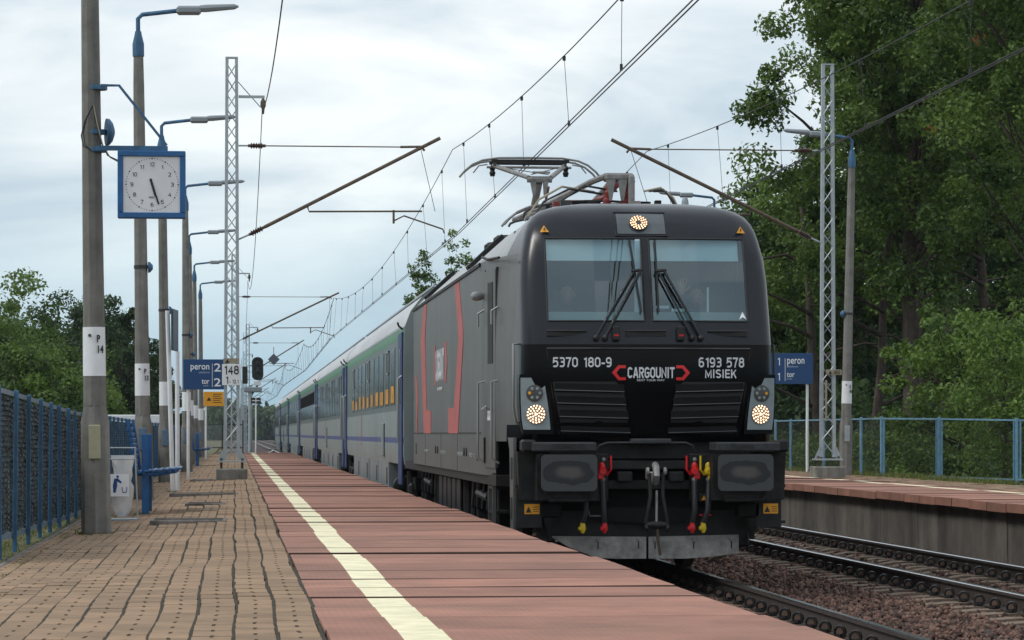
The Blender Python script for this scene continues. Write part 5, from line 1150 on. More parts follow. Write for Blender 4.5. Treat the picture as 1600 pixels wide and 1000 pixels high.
for zz in (.35, .62, .88): MB().box(-1.46,-1.28,2.05,2.55,zz,zz+.03).build('door_step', m_dark2, loco)
for y in (2.05, 2.55): MB().box(-1.46,-1.42,y-.02,y+.02,.35,1.05).build('step_side', m_locoside, loco)
MB().box(-1.50,-1.30,3.0,3.05,3.2,3.3).build('cab_gutter', m_dark2, loco)
MB().tube([(cabx(2.0)-.01,1.5,3.27),(cabx(2.5)+.0,2.4,3.30),(-1.49,2.98,3.36)], .015, 4).build('cab_gutter', m_dark2, loco)
text('side_marking', 'TEMPUS\nPULS\n220', m_text_k, loco, (-1.44, 15.95, 2.5), (0,-1,-.0), FV, .7, .55, depth=.003)
# ---- bogies
def wheel(x, y, r, parent, m=m_dark): 
    MB().lathe((x, y, r), (1,0,0), [(r+.0,-.065),(r,.04),(r+.028,.045),(r+.028,.07),(r*.8,.07),(r*.8,.02),(r*.3,.0),(r*.3,-.09),(r*.2,-.1)], 28).build('wheel', m, parent, smooth=True)
def loco_bogie(yc):
    bg = MB(); 
    for s in (-1, 1): bg.box(s*1.05-.07, s*1.05+.07, yc-2.1, yc+2.1, .62, .86, bev=.02); bg.box(s*1.05-.08, s*1.05+.08, yc-.75, yc+.75, .42, .66, bev=.03)
    o = bg.build('bogie_frame', m_dark, loco)
    for q in (-1.4, 1.4):
        for s in (-1, 1):
            MB().lathe((s*.75, yc+q, .625), (s,0,0), [(.625,-.06),(.625,.03),(.655,.035),(.655,.06)] if s < 0 else [(.655,-.06),(.655,-.035),(.625,-.03),(.625,.06)], 28).build('wheel', m_rail, o, smooth=True)
            MB().box(s*1.12-.12, s*1.12+.12, yc+q-.22, yc+q+.22, .50, .82, bev=.04).build('axle_box', m_dark, o)
            MB().lathe((s*1.22, yc+q-.36, .55), (0,0,1), [(.08,0),(.08,.05),(.11,.06),(.11,.42),(.08,.44)], 12).build('coil_spring', m_dark2, o)
            MB().tube([(s*1.30, yc+q+.35, .35),(s*1.28, yc+q+.32, .95)], .045, 8).build('damper', m_dark2, o, smooth=True)
            MB().box(s*1.25-.1,s*1.25+.1,yc+q-.75,yc+q-.62,.25,.9,bev=.02).build('sand_box', m_dark, o)
            MB().tube([(s*1.3,yc+q-.7,.5),(s*1.15,yc+q-.8,.2),(s*.9,yc+q-.72,.08)], .02, 6).build('sand_pipe', m_rust, o)
        MB().cyl((-.9,yc+q,.625),(.9,yc+q,.625),.09,12).build('axle', m_dark, o)
    for s in (-1,1):
        MB().tube([(s*1.34, yc-.9, .75),(s*1.34, yc+.5, .78)], .05, 8).build('yaw_damper', m_dark2, o, smooth=True)
        for k in range(4): MB().tube([(s*1.36, yc-1.2+k*.7, .95),(s*1.38, yc-1.1+k*.7, .62),(s*1.2, yc-.95+k*.7, .5)], .016, 5).build('brake_hose', m_hose, o, smooth=True)
for yc in (4.7, 14.2): loco_bogie(yc)
MB().box(-1.35, 1.35, 7.3, 11.6, .30, .95, bev=.05).build('transformer_box', m_dark, loco)
for k in range(5): MB().box(-1.39,-1.36,7.5+k*.8,8.1+k*.8,.38,.9,bev=.01).build('equipment_cover', m_dark2, loco)
# ---- roof: pantographs and high voltage gear
def insul_red(x, y, z0, z1, r=.07): 
    prof = []; n = 6
    for i in range(n): h = (z1-z0)*i/n; prof += [(r*.6,h),(r,h+.02),(r*.6,h+.05)]
    MB().lathe((x,y,z0),(0,0,1),prof+[(r*.6,z1-z0)],12).build('roof_insulator', m_ins_red, loco, smooth=True)
def panto_head(y, z, parent, w=.975):
    for dy in (-.18, .18):
        pts = [(-w,-.16),(-w+.05,-.10),(-w+.16,-.01),(-w+.3,.05),(-.45,.085),(0,.09),(.45,.085),(w-.3,.05),(w-.16,-.01),(w-.05,-.10),(w,-.16)]
        MB().tube([(a, y+dy, z+c) for a, c in pts], .015, 8).build('head_horn', m_pant, parent, smooth=True)
        MB().box(-.55,.55,y+dy-.02,y+dy+.02,z+.02,z+.062).build('carbon_strip', m_dark2, parent)
    MB().tube([(-.60,y,z-.03),(.60,y,z-.03)], .02, 6).build('head_tube', m_pant, parent)
    for s in (-1,1):
        MB().tube([(s*.5,y-.18,z+.02),(s*.5,y,z-.04),(s*.5,y+.18,z+.02)], .02, 6).build('head_link', m_pant, parent); MB().lathe((s*.52,y,z-.16),(0,0,1),[(.03,0),(.045,.05),(.03,.08),(.045,.12),(.02,.16)],8).build('head_spring', m_dark2, parent)
        MB().tube([(s*.6,y-.1,z),(s*.72,y-.1,z-.02),(s*.8,y-.1,z-.12)], .01, 5).build('guard_horn', m_pant, parent)
# raised pantograph
pr = MB().box(-.45,.45,12.0,12.1,4.06,4.12).build('pantograph_base', m_pant, loco); MB().box(-.45,.45,13.6,13.7,4.06,4.12).build('base_beam', m_pant, pr)
for x in (-.42,.42): MB().box(x-.03,x+.03,12.0,13.7,4.02,4.08).build('base_beam', m_pant, pr); insul_red(x,12.05,3.86,4.03); insul_red(x,13.65,3.86,4.03)
MB().tube([(0,13.5,4.12),(0,11.6,4.90)], .05, 10).build('lower_arm', m_pant, pr, smooth=True); MB().tube([(.12,13.3,4.1),(.12,11.5,4.82)], .018, 6).build('coupling_rod', m_ins_red, pr)
MB().tube([(-.17,11.55,4.93),(.17,11.55,4.93)], .045, 8).build('knee_tube', m_pant, pr); MB().tube([(-.10,11.5,5.02),(.14,11.5,5.02)], .018, 6).build('knee_brace', m_pant, pr)
for s in (-1,1): MB().tube([(s*.15,11.52,4.95),(s*.50,13.0,5.24)], .033, 8).build('upper_arm', m_pant, pr, smooth=True); MB().tube([(s*.12,11.5,4.99),(-s*.42,13.0,5.22)], .006, 4).build('cross_stay', m_wire, pr)
for s in (-1,1): fixn(MB().prism([(s*.05,4.93),(s*.13,4.93),(s*.09,4.72),(s*.06,4.72)], 11.52, 11.60).build('knee_gusset', m_pant, pr))
panto_head(13.0, 5.25, pr)
# lowered pantograph with its knee towards the front
pf = MB().box(-.45,.45,4.6,4.7,4.0,4.06).build('pantograph_base', m_pant, loco); MB().box(-.45,.45,6.2,6.3,4.0,4.06).build('base_beam', m_pant, pf)
for x in (-.42,.42): MB().box(x-.03,x+.03,4.6,6.3,3.98,4.03).build('base_beam', m_pant, pf); insul_red(x,4.65,3.84,3.99,.09); insul_red(x,6.25,3.84,3.99,.09)
MB().tube([(-.05,6.0,4.02),(-.02,3.6,4.20)], .05, 10).build('lower_arm', m_pant, pf, smooth=True)
MB().tube([(-.80,6.6,4.02),(-.62,5.6,4.07),(-.22,3.7,4.24),(-.10,3.35,4.275),(.18,3.35,4.275)], .036, 8).build('upper_arm', m_pant, pf, smooth=True); MB().tube([(.20,3.4,4.22),(.35,5.8,4.08)], .03, 8).build('upper_arm', m_pant, pf, smooth=True)
MB().box(-.12,.20,3.25,3.5,4.22,4.30,bev=.02).build('knee_box', m_pant, pf); MB().box(.13,.20,3.2,3.5,3.95,4.28,bev=.02).build('knee_side', m_pant, pf)
for s in (-.06,.07): fixn(MB().prism([(s-.05,4.23),(s+.05,4.23),(s+.015,4.0),(s-.015,4.0)], 3.24, 3.28).build('knee_gusset', m_pant, pf))
for x in (-.10, .10): MB().lathe((x,3.3,3.95),(.15,0,1),[(.04,0),(.05,.06),(.035,.08),(.05,.14),(.035,.16),(.045,.24)],10).build('red_link', m_ins_red, pf, smooth=True)
MB().tube([(-.30,4.2,3.98),(-.02,4.0,4.10),(.05,3.6,4.2)], .035, 8).build('red_cylinder', m_ins_red, pf, smooth=True); MB().cyl((-.55,3.9,4.0),(-.25,3.9,4.0),.055,12).build('red_cylinder', m_ins_red, pf, smooth=True)
for x in (-.40, .30): MB().lathe((x,3.3,3.82),(0,0,1),[(.10,0),(.10,.05),(.075,.06),(.10,.10),(.10,.12),(.075,.13),(.09,.17)],14).build('air_bellows', m_dark2, pf, smooth=True)
panto_head(6.4, 4.10, pf, .96)
for k, (x0, x1, h) in enumerate(((-1.0,.45,.24),(-.92,.5,.20),(-.75,.6,.26))):
    MB().tube([(x0,2.9+k*.3,3.80),(x0+.12,2.9+k*.3,3.98),(x0+.4,3.2,4.0+h*.6),(x0+.8,3.6,4.0+h*.5)], .013, 6).build('roof_cable', m_cable2 if k == 0 else m_wire, loco, smooth=True)
for k in range(3): MB().tube([(.30+k*.05,3.2,4.10),(.48+k*.03,3.2,4.14-.02*k),(.62,3.2,4.03-.03*k),(.72-.02*k,3.2,3.83)], .013, 6).build('roof_cable', m_wire if k else m_cable2, loco, smooth=True)
for k, (w_, h_, yy_) in enumerate(((.86,.21,3.7),(.80,.16,4.1),(.90,.13,5.0))):
    MB().tube([(-.12+w_*math.cos(a)*(1 if math.cos(a) < 0 else .78), yy_, 3.82+h_*math.sin(a)**.7) for a in np.linspace(.02, PI-.02, 17)], .014, 6).build('roof_cable', (m_wire, m_pant, m_wire)[k], loco, smooth=True)
for i in range(44):
    x = random.uniform(-.85,.5); y = random.uniform(2.9,4.4); MB().box(x,x+random.uniform(.03,.12),y,y+.1,3.82,3.82+random.uniform(.06,.20),bev=.005).build('roof_fitting', random.choice([m_pant,m_dark2,m_wire,m_galv,m_ins_red,m_ins_red]), loco)
MB().lathe((.66,2.6,3.78),(0,0,1),[(.045,0),(.038,.16),(.028,.2),(.02,.21)],12).build('roof_antenna', m_lamp, loco, smooth=True)
MB().box(-.55,.55,7.2,11.2,3.85,4.1,bev=.04).build('roof_hatch', m_roof, loco)
for y in (8.2,9.6): MB().lathe((-.75,y,3.80),(0,0,1),[(.17,0),(.17,.10),(.12,.14)],16).build('roof_fan', m_dark2, loco, smooth=True)
# ---- people in the cab
m_skin = mat('skin', (.30,.17,.12), .6); m_hair = mat('dark_hair', (.03,.022,.018), .7); m_cloth = mat('navy_shirt', (.03,.04,.06), .8); m_cloth2 = mat('grey_shirt', (.07,.08,.09), .8)
def skinned(name, verts, edges, rads, m, parent, lv=1):
    me = bpy.data.meshes.new(name); me.from_pydata(verts, edges, []); o = bpy.data.objects.new(name, me); COL.objects.link(o)
    import bmesh
    bm = bmesh.new(); bm.from_mesh(me); bm.verts.layers.skin.verify(); bm.to_mesh(me); bm.free()
    md = o.modifiers.new('s', 'SKIN'); md.use_smooth_shade = True
    for i, r in enumerate(rads): me.skin_vertices[0].data[i].radius = (r, r)
    me.skin_vertices[0].data[0].use_root = True
    s = o.modifiers.new('ss', 'SUBSURF'); s.levels = lv; s.render_levels = lv
    dg = bpy.context.evaluated_depsgraph_get(); new = bpy.data.meshes.new_from_object(o.evaluated_get(dg)); new.materials.clear(); new.materials.append(m)
    bpy.data.objects.remove(o); new.polygons.foreach_set('use_smooth', [True]*len(new.polygons)); return link(name, new, parent)
def person(label, loc, wave, shirt):
    t = thing('person', label, 'person', (LX+loc[0], LY+loc[1], loc[2]))
    V = [(0,0,0),(0,0,.22),(0,-.02,.42),(0,-.02,.50), (-.17,-.01,.44),(.17,-.01,.44)]; E = [(0,1),(1,2),(2,3),(2,4),(2,5)]; Rr = [.14,.14,.13,.06,.065,.065]
    hips = [(-.1,-.05,-.02),(-.11,-.42,0),(.1,-.05,-.02),(.11,-.42,0),(-.11,-.45,-.38),(.11,-.45,-.38)]; n = len(V); V += hips; E += [(0,n),(n,n+1),(0,n+2),(n+2,n+3),(n+1,n+4),(n+3,n+5)]; Rr += [.09,.065,.09,.065,.045,.045]
    arms = {-1: [(-.20,-.1,.20),(-.18,-.32,.16)], 1: [(.20,-.1,.20),(.18,-.32,.16)]}
    if wave: arms[-1] = [(-.27,-.14,.34),(-.18,-.28,.62)]
    for s, a in arms.items():
        n = len(V); V += a; E += [(4 if s < 0 else 5, n), (n, n+1)]; Rr += [.045,.032]
    skinned('body', V, E, Rr, shirt, t)
    hd = MB(); ns, nr = 14, 10
    for i in range(nr+1):
        ph = PI*i/nr; zz = math.cos(ph)*.125
        for j in range(ns):
            th = 2*PI*j/ns; r = math.sin(ph)*(.085 if zz > -.02 else .085-.10*(-zz-.02)*1.3); x = r*math.cos(th); y = r*1.15*math.sin(th)
            if math.sin(th) < -.9 and -.03 < zz < .02: y -= .018
            hd.v.append((x, -.04+y, .63+zz))
    for i in range(nr):
        for j in range(ns): hd.f.append((i*ns+j, (i+1)*ns+j, (i+1)*ns+(j+1)%ns, i*ns+(j+1)%ns)); hd.m.append(0)
    hd.build('head', m_skin, t, smooth='all')
    hb = MB(); 
    for i in range(6):
        ph = PI*.5*i/5
        for j in range(ns): th = 2*PI*j/ns; k = 1.09 if math.sin(th) > -.4 else 1.0; hb.v.append((math.sin(ph)*.091*math.cos(th), -.035+math.sin(ph)*.105*k*math.sin(th)+.012, .655+math.cos(ph)*.112 - (.06 if math.sin(th) > -.1 and i == 5 else 0)))
    for i in range(5):
        for j in range(ns): hb.f.append((i*ns+j, (i+1)*ns+j, (i+1)*ns+(j+1)%ns, i*ns+(j+1)%ns)); hb.m.append(0)
    hb.build('hair', m_hair, t, smooth='all')
    for s in (-1,1):
        MB().lathe((s*.03,-.128,.645),(0,-1,0),[(.012,0),(.008,.006)],8).build('eye', m_hair, t); MB().tube([(s*.085,-.03,.66),(s*.093,-.03,.63),(s*.085,-.03,.60)],.010,6).build('ear', m_skin, t)
    MB().tube([(-.022,-.122,.565),(.022,-.122,.565)], .005, 5).build('mouth', m_red, t)
    def hand(o, up):
        hp = MB(); O = Vector(o); hp.tube([O, O+Vector((0,0,.045))*up, O+Vector((0,0,.09))*up], .03, 8, rs=[.024,.038,.036]); hp.build('palm', m_skin, t, smooth=True)
        for k, (dx, l) in enumerate(((-.032,.062),(-.011,.075),(.011,.08),(.032,.07))):
            p = O + Vector((dx,0,.085*up)); MB().tube([p, p+Vector((dx*.25,-.004,l*.55*up)), p+Vector((dx*.4,-.012,l*up))], .009, 6, rs=[.010,.009,.007]).build('finger', m_skin, t, smooth=True)
        p = O + Vector((.028,0,.03*up)); MB().tube([p, p+Vector((.035,-.005,.03*up)), p+Vector((.055,-.01,.055*up))], .010, 6, rs=[.013,.011,.008]).build('thumb', m_skin, t, smooth=True)
    if wave: hand((-.18,-.28,.65), 1)
    else: MB().tube([(-.18,-.32,.16),(-.16,-.40,.15)], .03, 8, rs=[.028,.034]).build('palm', m_skin, t, smooth=True)
    return t
person('person with dark hair seated behind the left windscreen', (-.74, 1.55, 2.26), False, m_cloth)
person('person behind the right windscreen waving with a raised open hand', (.60, 1.50, 2.24), True, m_cloth2)

# ------------------------------------------------------------------ coaches
m_cl = mat('coach_light_grey', (.225,.265,.26), .45, .1, noise=(2,.10), streak=(4,.18)); m_cm = mat('coach_window_band', (.115,.145,.145), .4, .1, noise=(2,.08), streak=(5,.15)); m_cg = mat('coach_green', (.055,.19,.10), .5, streak=(4,.2)); m_cr = mat('coach_roof', (.46,.48,.49), .5, .1, noise=(2,.08), streak=(3,.1,(1,.05,1)))
m_cb = mat('coach_blue', (.010,.034,.125), .45, streak=(4,.2)); m_cs = mat('coach_stripe_blue', (.05,.07,.19), .5); m_cw = mat('coach_glass', (.030,.042,.042), .12, noise=(1.5,.3)); m_curt = mat('yellow_curtain', (.46,.22,.02), .7, noise=(6,.5)); m_ck = mat('coach_skirt', (.20,.225,.23), .5, .1, noise=(3,.15), streak=(5,.3)); m_cd = mat('coach_dark', (.035,.04,.045), .5)
CS = [(1.39,.95),(1.41,1.1),(1.41,1.30),(1.41,1.395),(1.41,1.85),(1.405,3.03),(1.395,3.20),(1.30,3.45),(1.12,3.68),(.85,3.88),(.5,4.0),(0,4.05)]
def coach(Y0, label, kind):
    t = thing('passenger_coach', label, 'railway carriage', (TX, Y0, 0), group='coaches of the passenger train')
    L_ = 26.1
    full = CS + [(-x, z) for x, z in CS[-2::-1]]; n = len(full); b = MB()
    b.v = [(x, y, z) for y in (0, L_) for x, z in full]
    for i in range(n-1):
        j = i if i < len(CS)-1 else 2*(len(CS)-1)-1-i
        mi = [0,0,3,0,1,2,4,4,4,4,4][j] if kind != 'dark' else [0,0,3,0,5,5,4,4,4,4,4][j]
        b.f.append((i, i+1, n+i+1, n+i)); b.m.append(mi)
    b.f.append(tuple(range(n))); b.m.append(0); b.f.append(tuple(range(n, 2*n))[::-1]); b.m.append(0)
    o = fixn(b.build('body', [m_cl, m_cm, m_cg, m_cs, m_cr, m_cd], t, smooth=True)); o.data.set_sharp_from_angle(angle=R(30))
    MB().box(-1.05,1.05,-.35,.0,1.1,3.5).build('gangway', m_black, t); MB().box(-1.05,1.05,L_,L_+.25,1.1,3.5).build('gangway', m_black, t)
    wi = None
    if kind == 'A': ws = [(2.7+1.93*i, 1.45, 1.95, 2.93, i in (1,5,9)) for i in range(10)]
    elif kind == 'B': ws = [(2.2+1.42*i, .98, 1.95, 2.93, i % 4 in (0,1)) for i in range(16)]
    elif kind == 'C': ws = [(2.2+1.2*i, .9, 2.0, 2.9, True) for i in range(18)]
    else: ws = [(2.7+1.93*i, 1.45, 1.95, 2.90, i % 3 == 1) for i in range(11)]
    for s in (-1,):
        for (y, w, z0, z1, op) in ws:
            x = s*1.413
            if wi is None: wi = MB().box(x-.004, x+.02, 0, w, z0, z1).build('window', m_cw, t); o = wi
            else: o = link('window', wi.data, t)
            o.location = (0, y, 0)
            if kind == 'A': MB().box(x-.008, x-.003, .16+.3*(y > 10), w-.25, z0+.04, z0+random.uniform(.18,.33)).build('curtain', m_curt, o)
            if op:
                fr_ = MB()
                for a in ((.03,w*.55,z1-.42,z1-.39),(.03,w*.55,z1-.03,z1),(.03,.07,z1-.42,z1),(w*.55-.04,w*.55,z1-.42,z1)): fr_.box(x-.022, x-.002, *a)
                fr_.build('vent_frame', m_galv if kind != 'C' else m_black, o)
                MB().box(x-.010, x-.004, .07, w*.55-.04, z1-.39, z1-.03).build('vent_pane', m_black, o)
    for y0 in (.25, L_-1.35):
        d = MB().box(-1.435, -1.405, y0, y0+1.05, .62, 3.12, bev=.01).build('door', m_cb, t); MB().box(-1.44,-1.434,y0+.32,y0+.72,1.95,2.85).build('door_window', m_cw, d); MB().box(-1.445,-1.435,y0+.85,y0+.92,1.5,2.1).build('door_handle', m_handle, d)
        MB().tube([(-1.44,y0-.12,1.3),(-1.50,y0-.12,1.35),(-1.50,y0-.12,2.35),(-1.44,y0-.12,2.4)], .02, 6).build('hand_rail', m_handle, t, smooth=True)
        MB().box(-1.42,-1.2,y0+.1,y0+.95,.35,.40).build('door_step', m_dark2, t)
        MB().tube([(-1.39,y0+.5,3.18),(-1.47,y0+.2,3.22),(-1.5,y0-.1,3.26)], .018, 5).build('rain_gutter', m_dark2, t)
    MB().box(-1.40,-1.36,1.4,L_-1.4,3.195,3.235).build('roof_gutter', m_galv, t)
    for a, z in ((-.9,3.86),(.9,3.86)): MB().box(a-.02,a+.02,.3,L_-.3,z,z+.03).build('roof_seam', m_galv, t)
    for y in (6.5, 14, 21.5): MB().lathe((-.25,y,4.02),(0,0,1),[(.22,0),(.22,.08),(.12,.18),(.12,.25)],12).build('roof_ventilator', m_dark2, t, smooth=True)
    for y0, y1 in ((5.2,9.0),(9.1,13.0),(13.3,17.5),(17.6,21.0)):
        s_ = fixn(MB().prism([(-1.39,.95),(-1.39,.45),(-1.30,.32),(1.30,.32),(1.39,.45),(1.39,.95)], y0, y1).build('underfloor_box', m_ck, t)); MB().box(-1.396,-1.389,y0+.5,y0+.8,.55,.85).build('hatch', m_vent, s_)
    MB().box(-1.0,1.0,.1,L_-.1,.75,.96).build('underframe', m_dark, t)
    for yc in (3.5, L_-3.5):
        o = MB().box(-1.12,-1.0,yc-1.7,yc+1.7,.5,.72,bev=.02).box(1.0,1.12,yc-1.7,yc+1.7,.5,.72,bev=.02).build('bogie_frame', m_dark, t)
        for q in (-1.25,1.25):
            for s in (-.75,.75): MB().cyl((s-.06,yc+q,.46),(s+.06,yc+q,.46),.46,24).build('wheel', m_rail, o, smooth=True)
            MB().box(-1.2,-1.02,yc+q-.18,yc+q+.18,.36,.62,bev=.04).build('axle_box', m_dark2, o); MB().lathe((-1.12,yc+q+.42,.42),(0,0,1),[(.09,0),(.09,.4)],10).build('coil_spring', m_dark2, o)
        MB().lathe((-1.22,yc+.2,.55),(0,1,0),[(.05,0),(.16,.05),(.16,.4),(.05,.45)],12).build('air_tank', m_dark2, o, smooth=True)
    for s in (-.875,.875): MB().cyl((s,-.3,1.05),(s,.0,1.05),.22,16).build('buffer', m_dark2, t, smooth=True)
    if kind in 'AB':
        MB().box(-1.416,-1.411,L_*.62,L_*.62+.16,1.2,2.0-.1).build('side_lettering_plate', m_redside, t); MB().box(-1.445,-1.411,6.2+(8 if kind == 'B' else 0),6.9+(8 if kind == 'B' else 0),1.05,1.65,bev=.01).build('side_panel', m_ck, t)
    return t
CLY = 48.75
for k, (kd, lb) in enumerate((('A','first coach behind the locomotive, with yellow curtains low in its windows'), ('B','second coach behind the locomotive, with many narrow windows'), ('C','third coach of the train, with a row of small top windows'), ('A2','fourth coach of the train, light grey with blue doors'), ('B','fifth coach of the train, last but one'), ('dark','last coach of the train, with a dark window band'))):
    coach(CLY + 26.4*k, lb, kd)
# ------------------------------------------------------------------ trees
def leaf_cloud(centers, radii, per, size, flat=.75, tone0=None, shape=1.0):
    """leaf faces scattered in clumps; returns verts, faces, tone"""
    n = len(centers); c = np.repeat(centers, per, 0); r = np.repeat(radii, per)
    d = rng.normal(size=(n*per, 3)); d /= np.linalg.norm(d, axis=1, keepdims=True); rad = rng.uniform(.15, 1, n*per)**.6
    # lumps inside the clump
    p = c + d*(r*rad)[:,None]*np.array([1,1,flat])
    k = len(p); nrm = rng.normal(size=(k, 3))*.75 + d*.5 + np.array([0,0,.55]); nrm /= np.linalg.norm(nrm, axis=1, keepdims=True)
    a = np.cross(nrm, rng.normal(size=(k, 3))); a /= np.linalg.norm(a, axis=1, keepdims=True); b_ = np.cross(nrm, a)
    s = size*rng.uniform(.6, 1.35, k)[:,None]; w = s*.62
    v = np.stack([p - a*s, p - a*s*.1 + b_*w*.85 + nrm*s*.12, p + a*s, p - a*s*.1 - b_*w*.85 + nrm*s*.12], 1)
    t = np.repeat(tone0 if tone0 is not None else rng.uniform(.1, .8, n), per) + rng.normal(0, .12, k) 
    return v.reshape(-1, 3), np.arange(k*4).reshape(-1, 4), np.clip(t, 0, 1)
def tree(name, label, x, y, z0, H, cr, base, n_cl, per, leaf, m, group=None, lean=0, trunk_r=.25, clr=(.7,1.5), squash=1.0, cz=None, limbs=9, density_in=.35):
    t = thing(name, label, 'tree', (x, y, z0), group=group)
    # crown skeleton: ellipsoid from height base to H
    cz = (base+H)/2; rz = (H-base)/2
    u = rng.normal(size=(n_cl, 3)); u /= np.linalg.norm(u, axis=1, keepdims=True); q = np.where(rng.uniform(size=n_cl) < density_in, rng.uniform(.2,.75,n_cl), rng.uniform(.75, 1.05, n_cl))
    lob = 1 + .16*np.sin(3*np.arctan2(u[:,1],u[:,0])+rng.uniform(0,6)) + .13*np.sin(5*u[:,2]+rng.uniform(0,6))
    c = u*(q*lob)[:,None]*np.array([cr, cr, rz]); c[:,2] += cz; c[:,0] += lean*c[:,2]/H
    taper = np.clip(1.15 - .55*np.clip((c[:,2]-cz)/rz, 0, 1)*squash, .3, 1.2); c[:,:2] *= taper[:,None]
    rad = rng.uniform(clr[0], clr[1], n_cl)
    v, f, tn = leaf_cloud(c, rad, per, leaf)
    fastmesh('crown', v, f, 4, m, t, attr=tn)
    b = MB(); top = Vector((lean*.7, 0, H*.78)); tp = [Vector((0,0,-.6))]; 
    for i in range(1, 8): fz = i/7; tp.append(Vector((lean*fz*.7 + math.sin(i*1.7+x)*.10*fz*trunk_r*6, math.cos(i*1.3+y)*.1*fz, H*.78*fz)))
    b.tube(tp, trunk_r, 9, rs=[trunk_r*(1.35 if i == 0 else 1)*(1-.8*i/7) for i in range(8)])
    order = rng.permutation(n_cl)[:limbs*4]
    for k, ci in enumerate(order):
        tgt = Vector(c[ci]); fz = min(.95, max(.18, (tgt.z*.62)/(H*.78))); i0 = int(fz*7); fr_ = fz*7-i0; s0 = tp[i0].lerp(tp[min(7,i0+1)], fr_)
        mid = s0.lerp(tgt, .5) + Vector((random.gauss(0,.25), random.gauss(0,.25), random.uniform(-.1,.45))); r0 = trunk_r*(.42 if k < limbs else .16)*(1-.5*fz)
        b.tube([s0, s0.lerp(mid,.5)+Vector((random.gauss(0,.1),random.gauss(0,.1),random.gauss(0,.1))), mid, mid.lerp(tgt,.6)+Vector((random.gauss(0,.15),random.gauss(0,.15),.05)), tgt], r0, 5, rs=[r0, r0*.85, r0*.62, r0*.4, r0*.15])
    b.build('trunk', m_bark, t, smooth='all')
    return t
# right-hand wood behind the fence
G1 = 'trees behind the right platform'
def rx(px, Y): return at(px, 600, Y)[0]
tree('oak_tree', 'tall dark oak rising out of the frame just right of the right lattice mast', rx(1425,84), 84, .2, 19.5, 3.7, 4.6, 300, 300, .082, m_leaf, G1, trunk_r=.32, clr=(.40,.95))
tree('oak_tree', 'oak at the far right edge with reddish brown leaf tips, nearest the camera', rx(1640,72), 72, .2, 17, 3.2, 5.0, 260, 290, .068, m_leaf, G1, trunk_r=.3, clr=(.35,.8))
tree('oak_tree', 'oak whose crown edge meets the sky above the right lattice mast', rx(1432,92), 92, .2, 17.5, 2.6, 9.2, 140, 300, .082, m_leaf, G1, trunk_r=.26, clr=(.35,.85), squash=.2)
tree('oak_tree', 'lower oak filling the space between the locomotive roof and the right lamp post', rx(1290,98), 98, .2, 11.0, 2.8, 2.6, 170, 290, .088, m_leaf, G1, trunk_r=.2, clr=(.35,.80))
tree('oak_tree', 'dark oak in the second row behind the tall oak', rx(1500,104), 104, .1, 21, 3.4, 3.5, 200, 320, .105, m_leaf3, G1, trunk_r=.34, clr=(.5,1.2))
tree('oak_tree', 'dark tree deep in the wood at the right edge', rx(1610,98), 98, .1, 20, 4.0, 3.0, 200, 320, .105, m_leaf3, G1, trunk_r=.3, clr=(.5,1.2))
tree('oak_tree', 'small light tree whose top shows beside the blue topped lamp', rx(1195,118), 118, .2, 10.8, 2.0, 2.2, 60, 260, .12, m_leaf2, G1, trunk_r=.16, clr=(.5,1.1))
tree('young_tree', 'bright green young tree leaning over the fence at the right', rx(1500,66), 66, .3, 4.0, 1.7, .9, 120, 95, .062, m_leaf2, G1, trunk_r=.07, clr=(.15,.42), density_in=.2)
tree('young_tree', 'bright green sapling beside the far right fence panel', rx(1570,62), 62, .3, 3.4, 1.25, .6, 80, 80, .055, m_leaf2, G1, trunk_r=.05, clr=(.2,.5), density_in=.2)
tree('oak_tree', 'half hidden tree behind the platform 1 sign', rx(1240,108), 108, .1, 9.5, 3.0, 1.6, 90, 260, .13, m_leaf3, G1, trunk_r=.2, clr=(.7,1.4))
ok = tree('oak_branch', None, 0, 0, 0, 2, .1, 1, 2, 2, .01, m_leaf) if False else None
rt = [o for o in COL.objects if o.get('label', '').startswith('oak at the far right edge')][0]
cc = np.stack([rng.uniform(-3.2, 1.5, 20), rng.uniform(-3.0, -.5, 20), rng.uniform(8, 15, 20)], 1); v_, f_, t_ = leaf_cloud(cc, rng.uniform(.12, .3, 20), 12, .06)
fastmesh('brown_leaves', v_, f_, 4, m_leafred, rt, attr=t_)
# bare dark trunks inside the wood
for px, Y, r, ln in ((1283,88,.16,-.25),(1362,86,.15,.3),(1475,90,.22,.2),(1560,84,.2,-.3),(1420,96,.14,.1)):
    t = thing('tree_trunk', {1283:'leaning bare trunk left of the right lattice mast',1362:'slim dark trunk right of the right lamp post',1475:'thick dark trunk low in the wood over the bright young tree',1560:'dark trunk near the right edge of the photo',1420:'thin trunk deep in the wood between the thick trunk and the lamp post'}[px], 'tree', (rx(px,Y), Y, .2), group='bare trunks in the right wood')
    b = MB(); b.tube([(0,0,-.5),(ln*.4,0,1.5),(ln,0,3.2),(ln*1.3,.2,5.5),(ln*2.2,.2,8)], r, 8, rs=[r*1.3,r,r*.85,r*.7,r*.4])
    for k in range(7):
        z = 2+k*.7; s = random.choice([-1,1]); b.tube([(ln*z/4,0,z),(ln*z/4+s*.7,-.1,z+.35),(ln*z/4+s*1.5,-.2,z+.45+random.uniform(-.3,.5)),(ln*z/4+s*2.3,-.3,z+.7+random.uniform(-.5,.6))], .06, 5, rs=[.07,.05,.035,.012])
    b.build('trunk', m_bark, t, smooth='all')
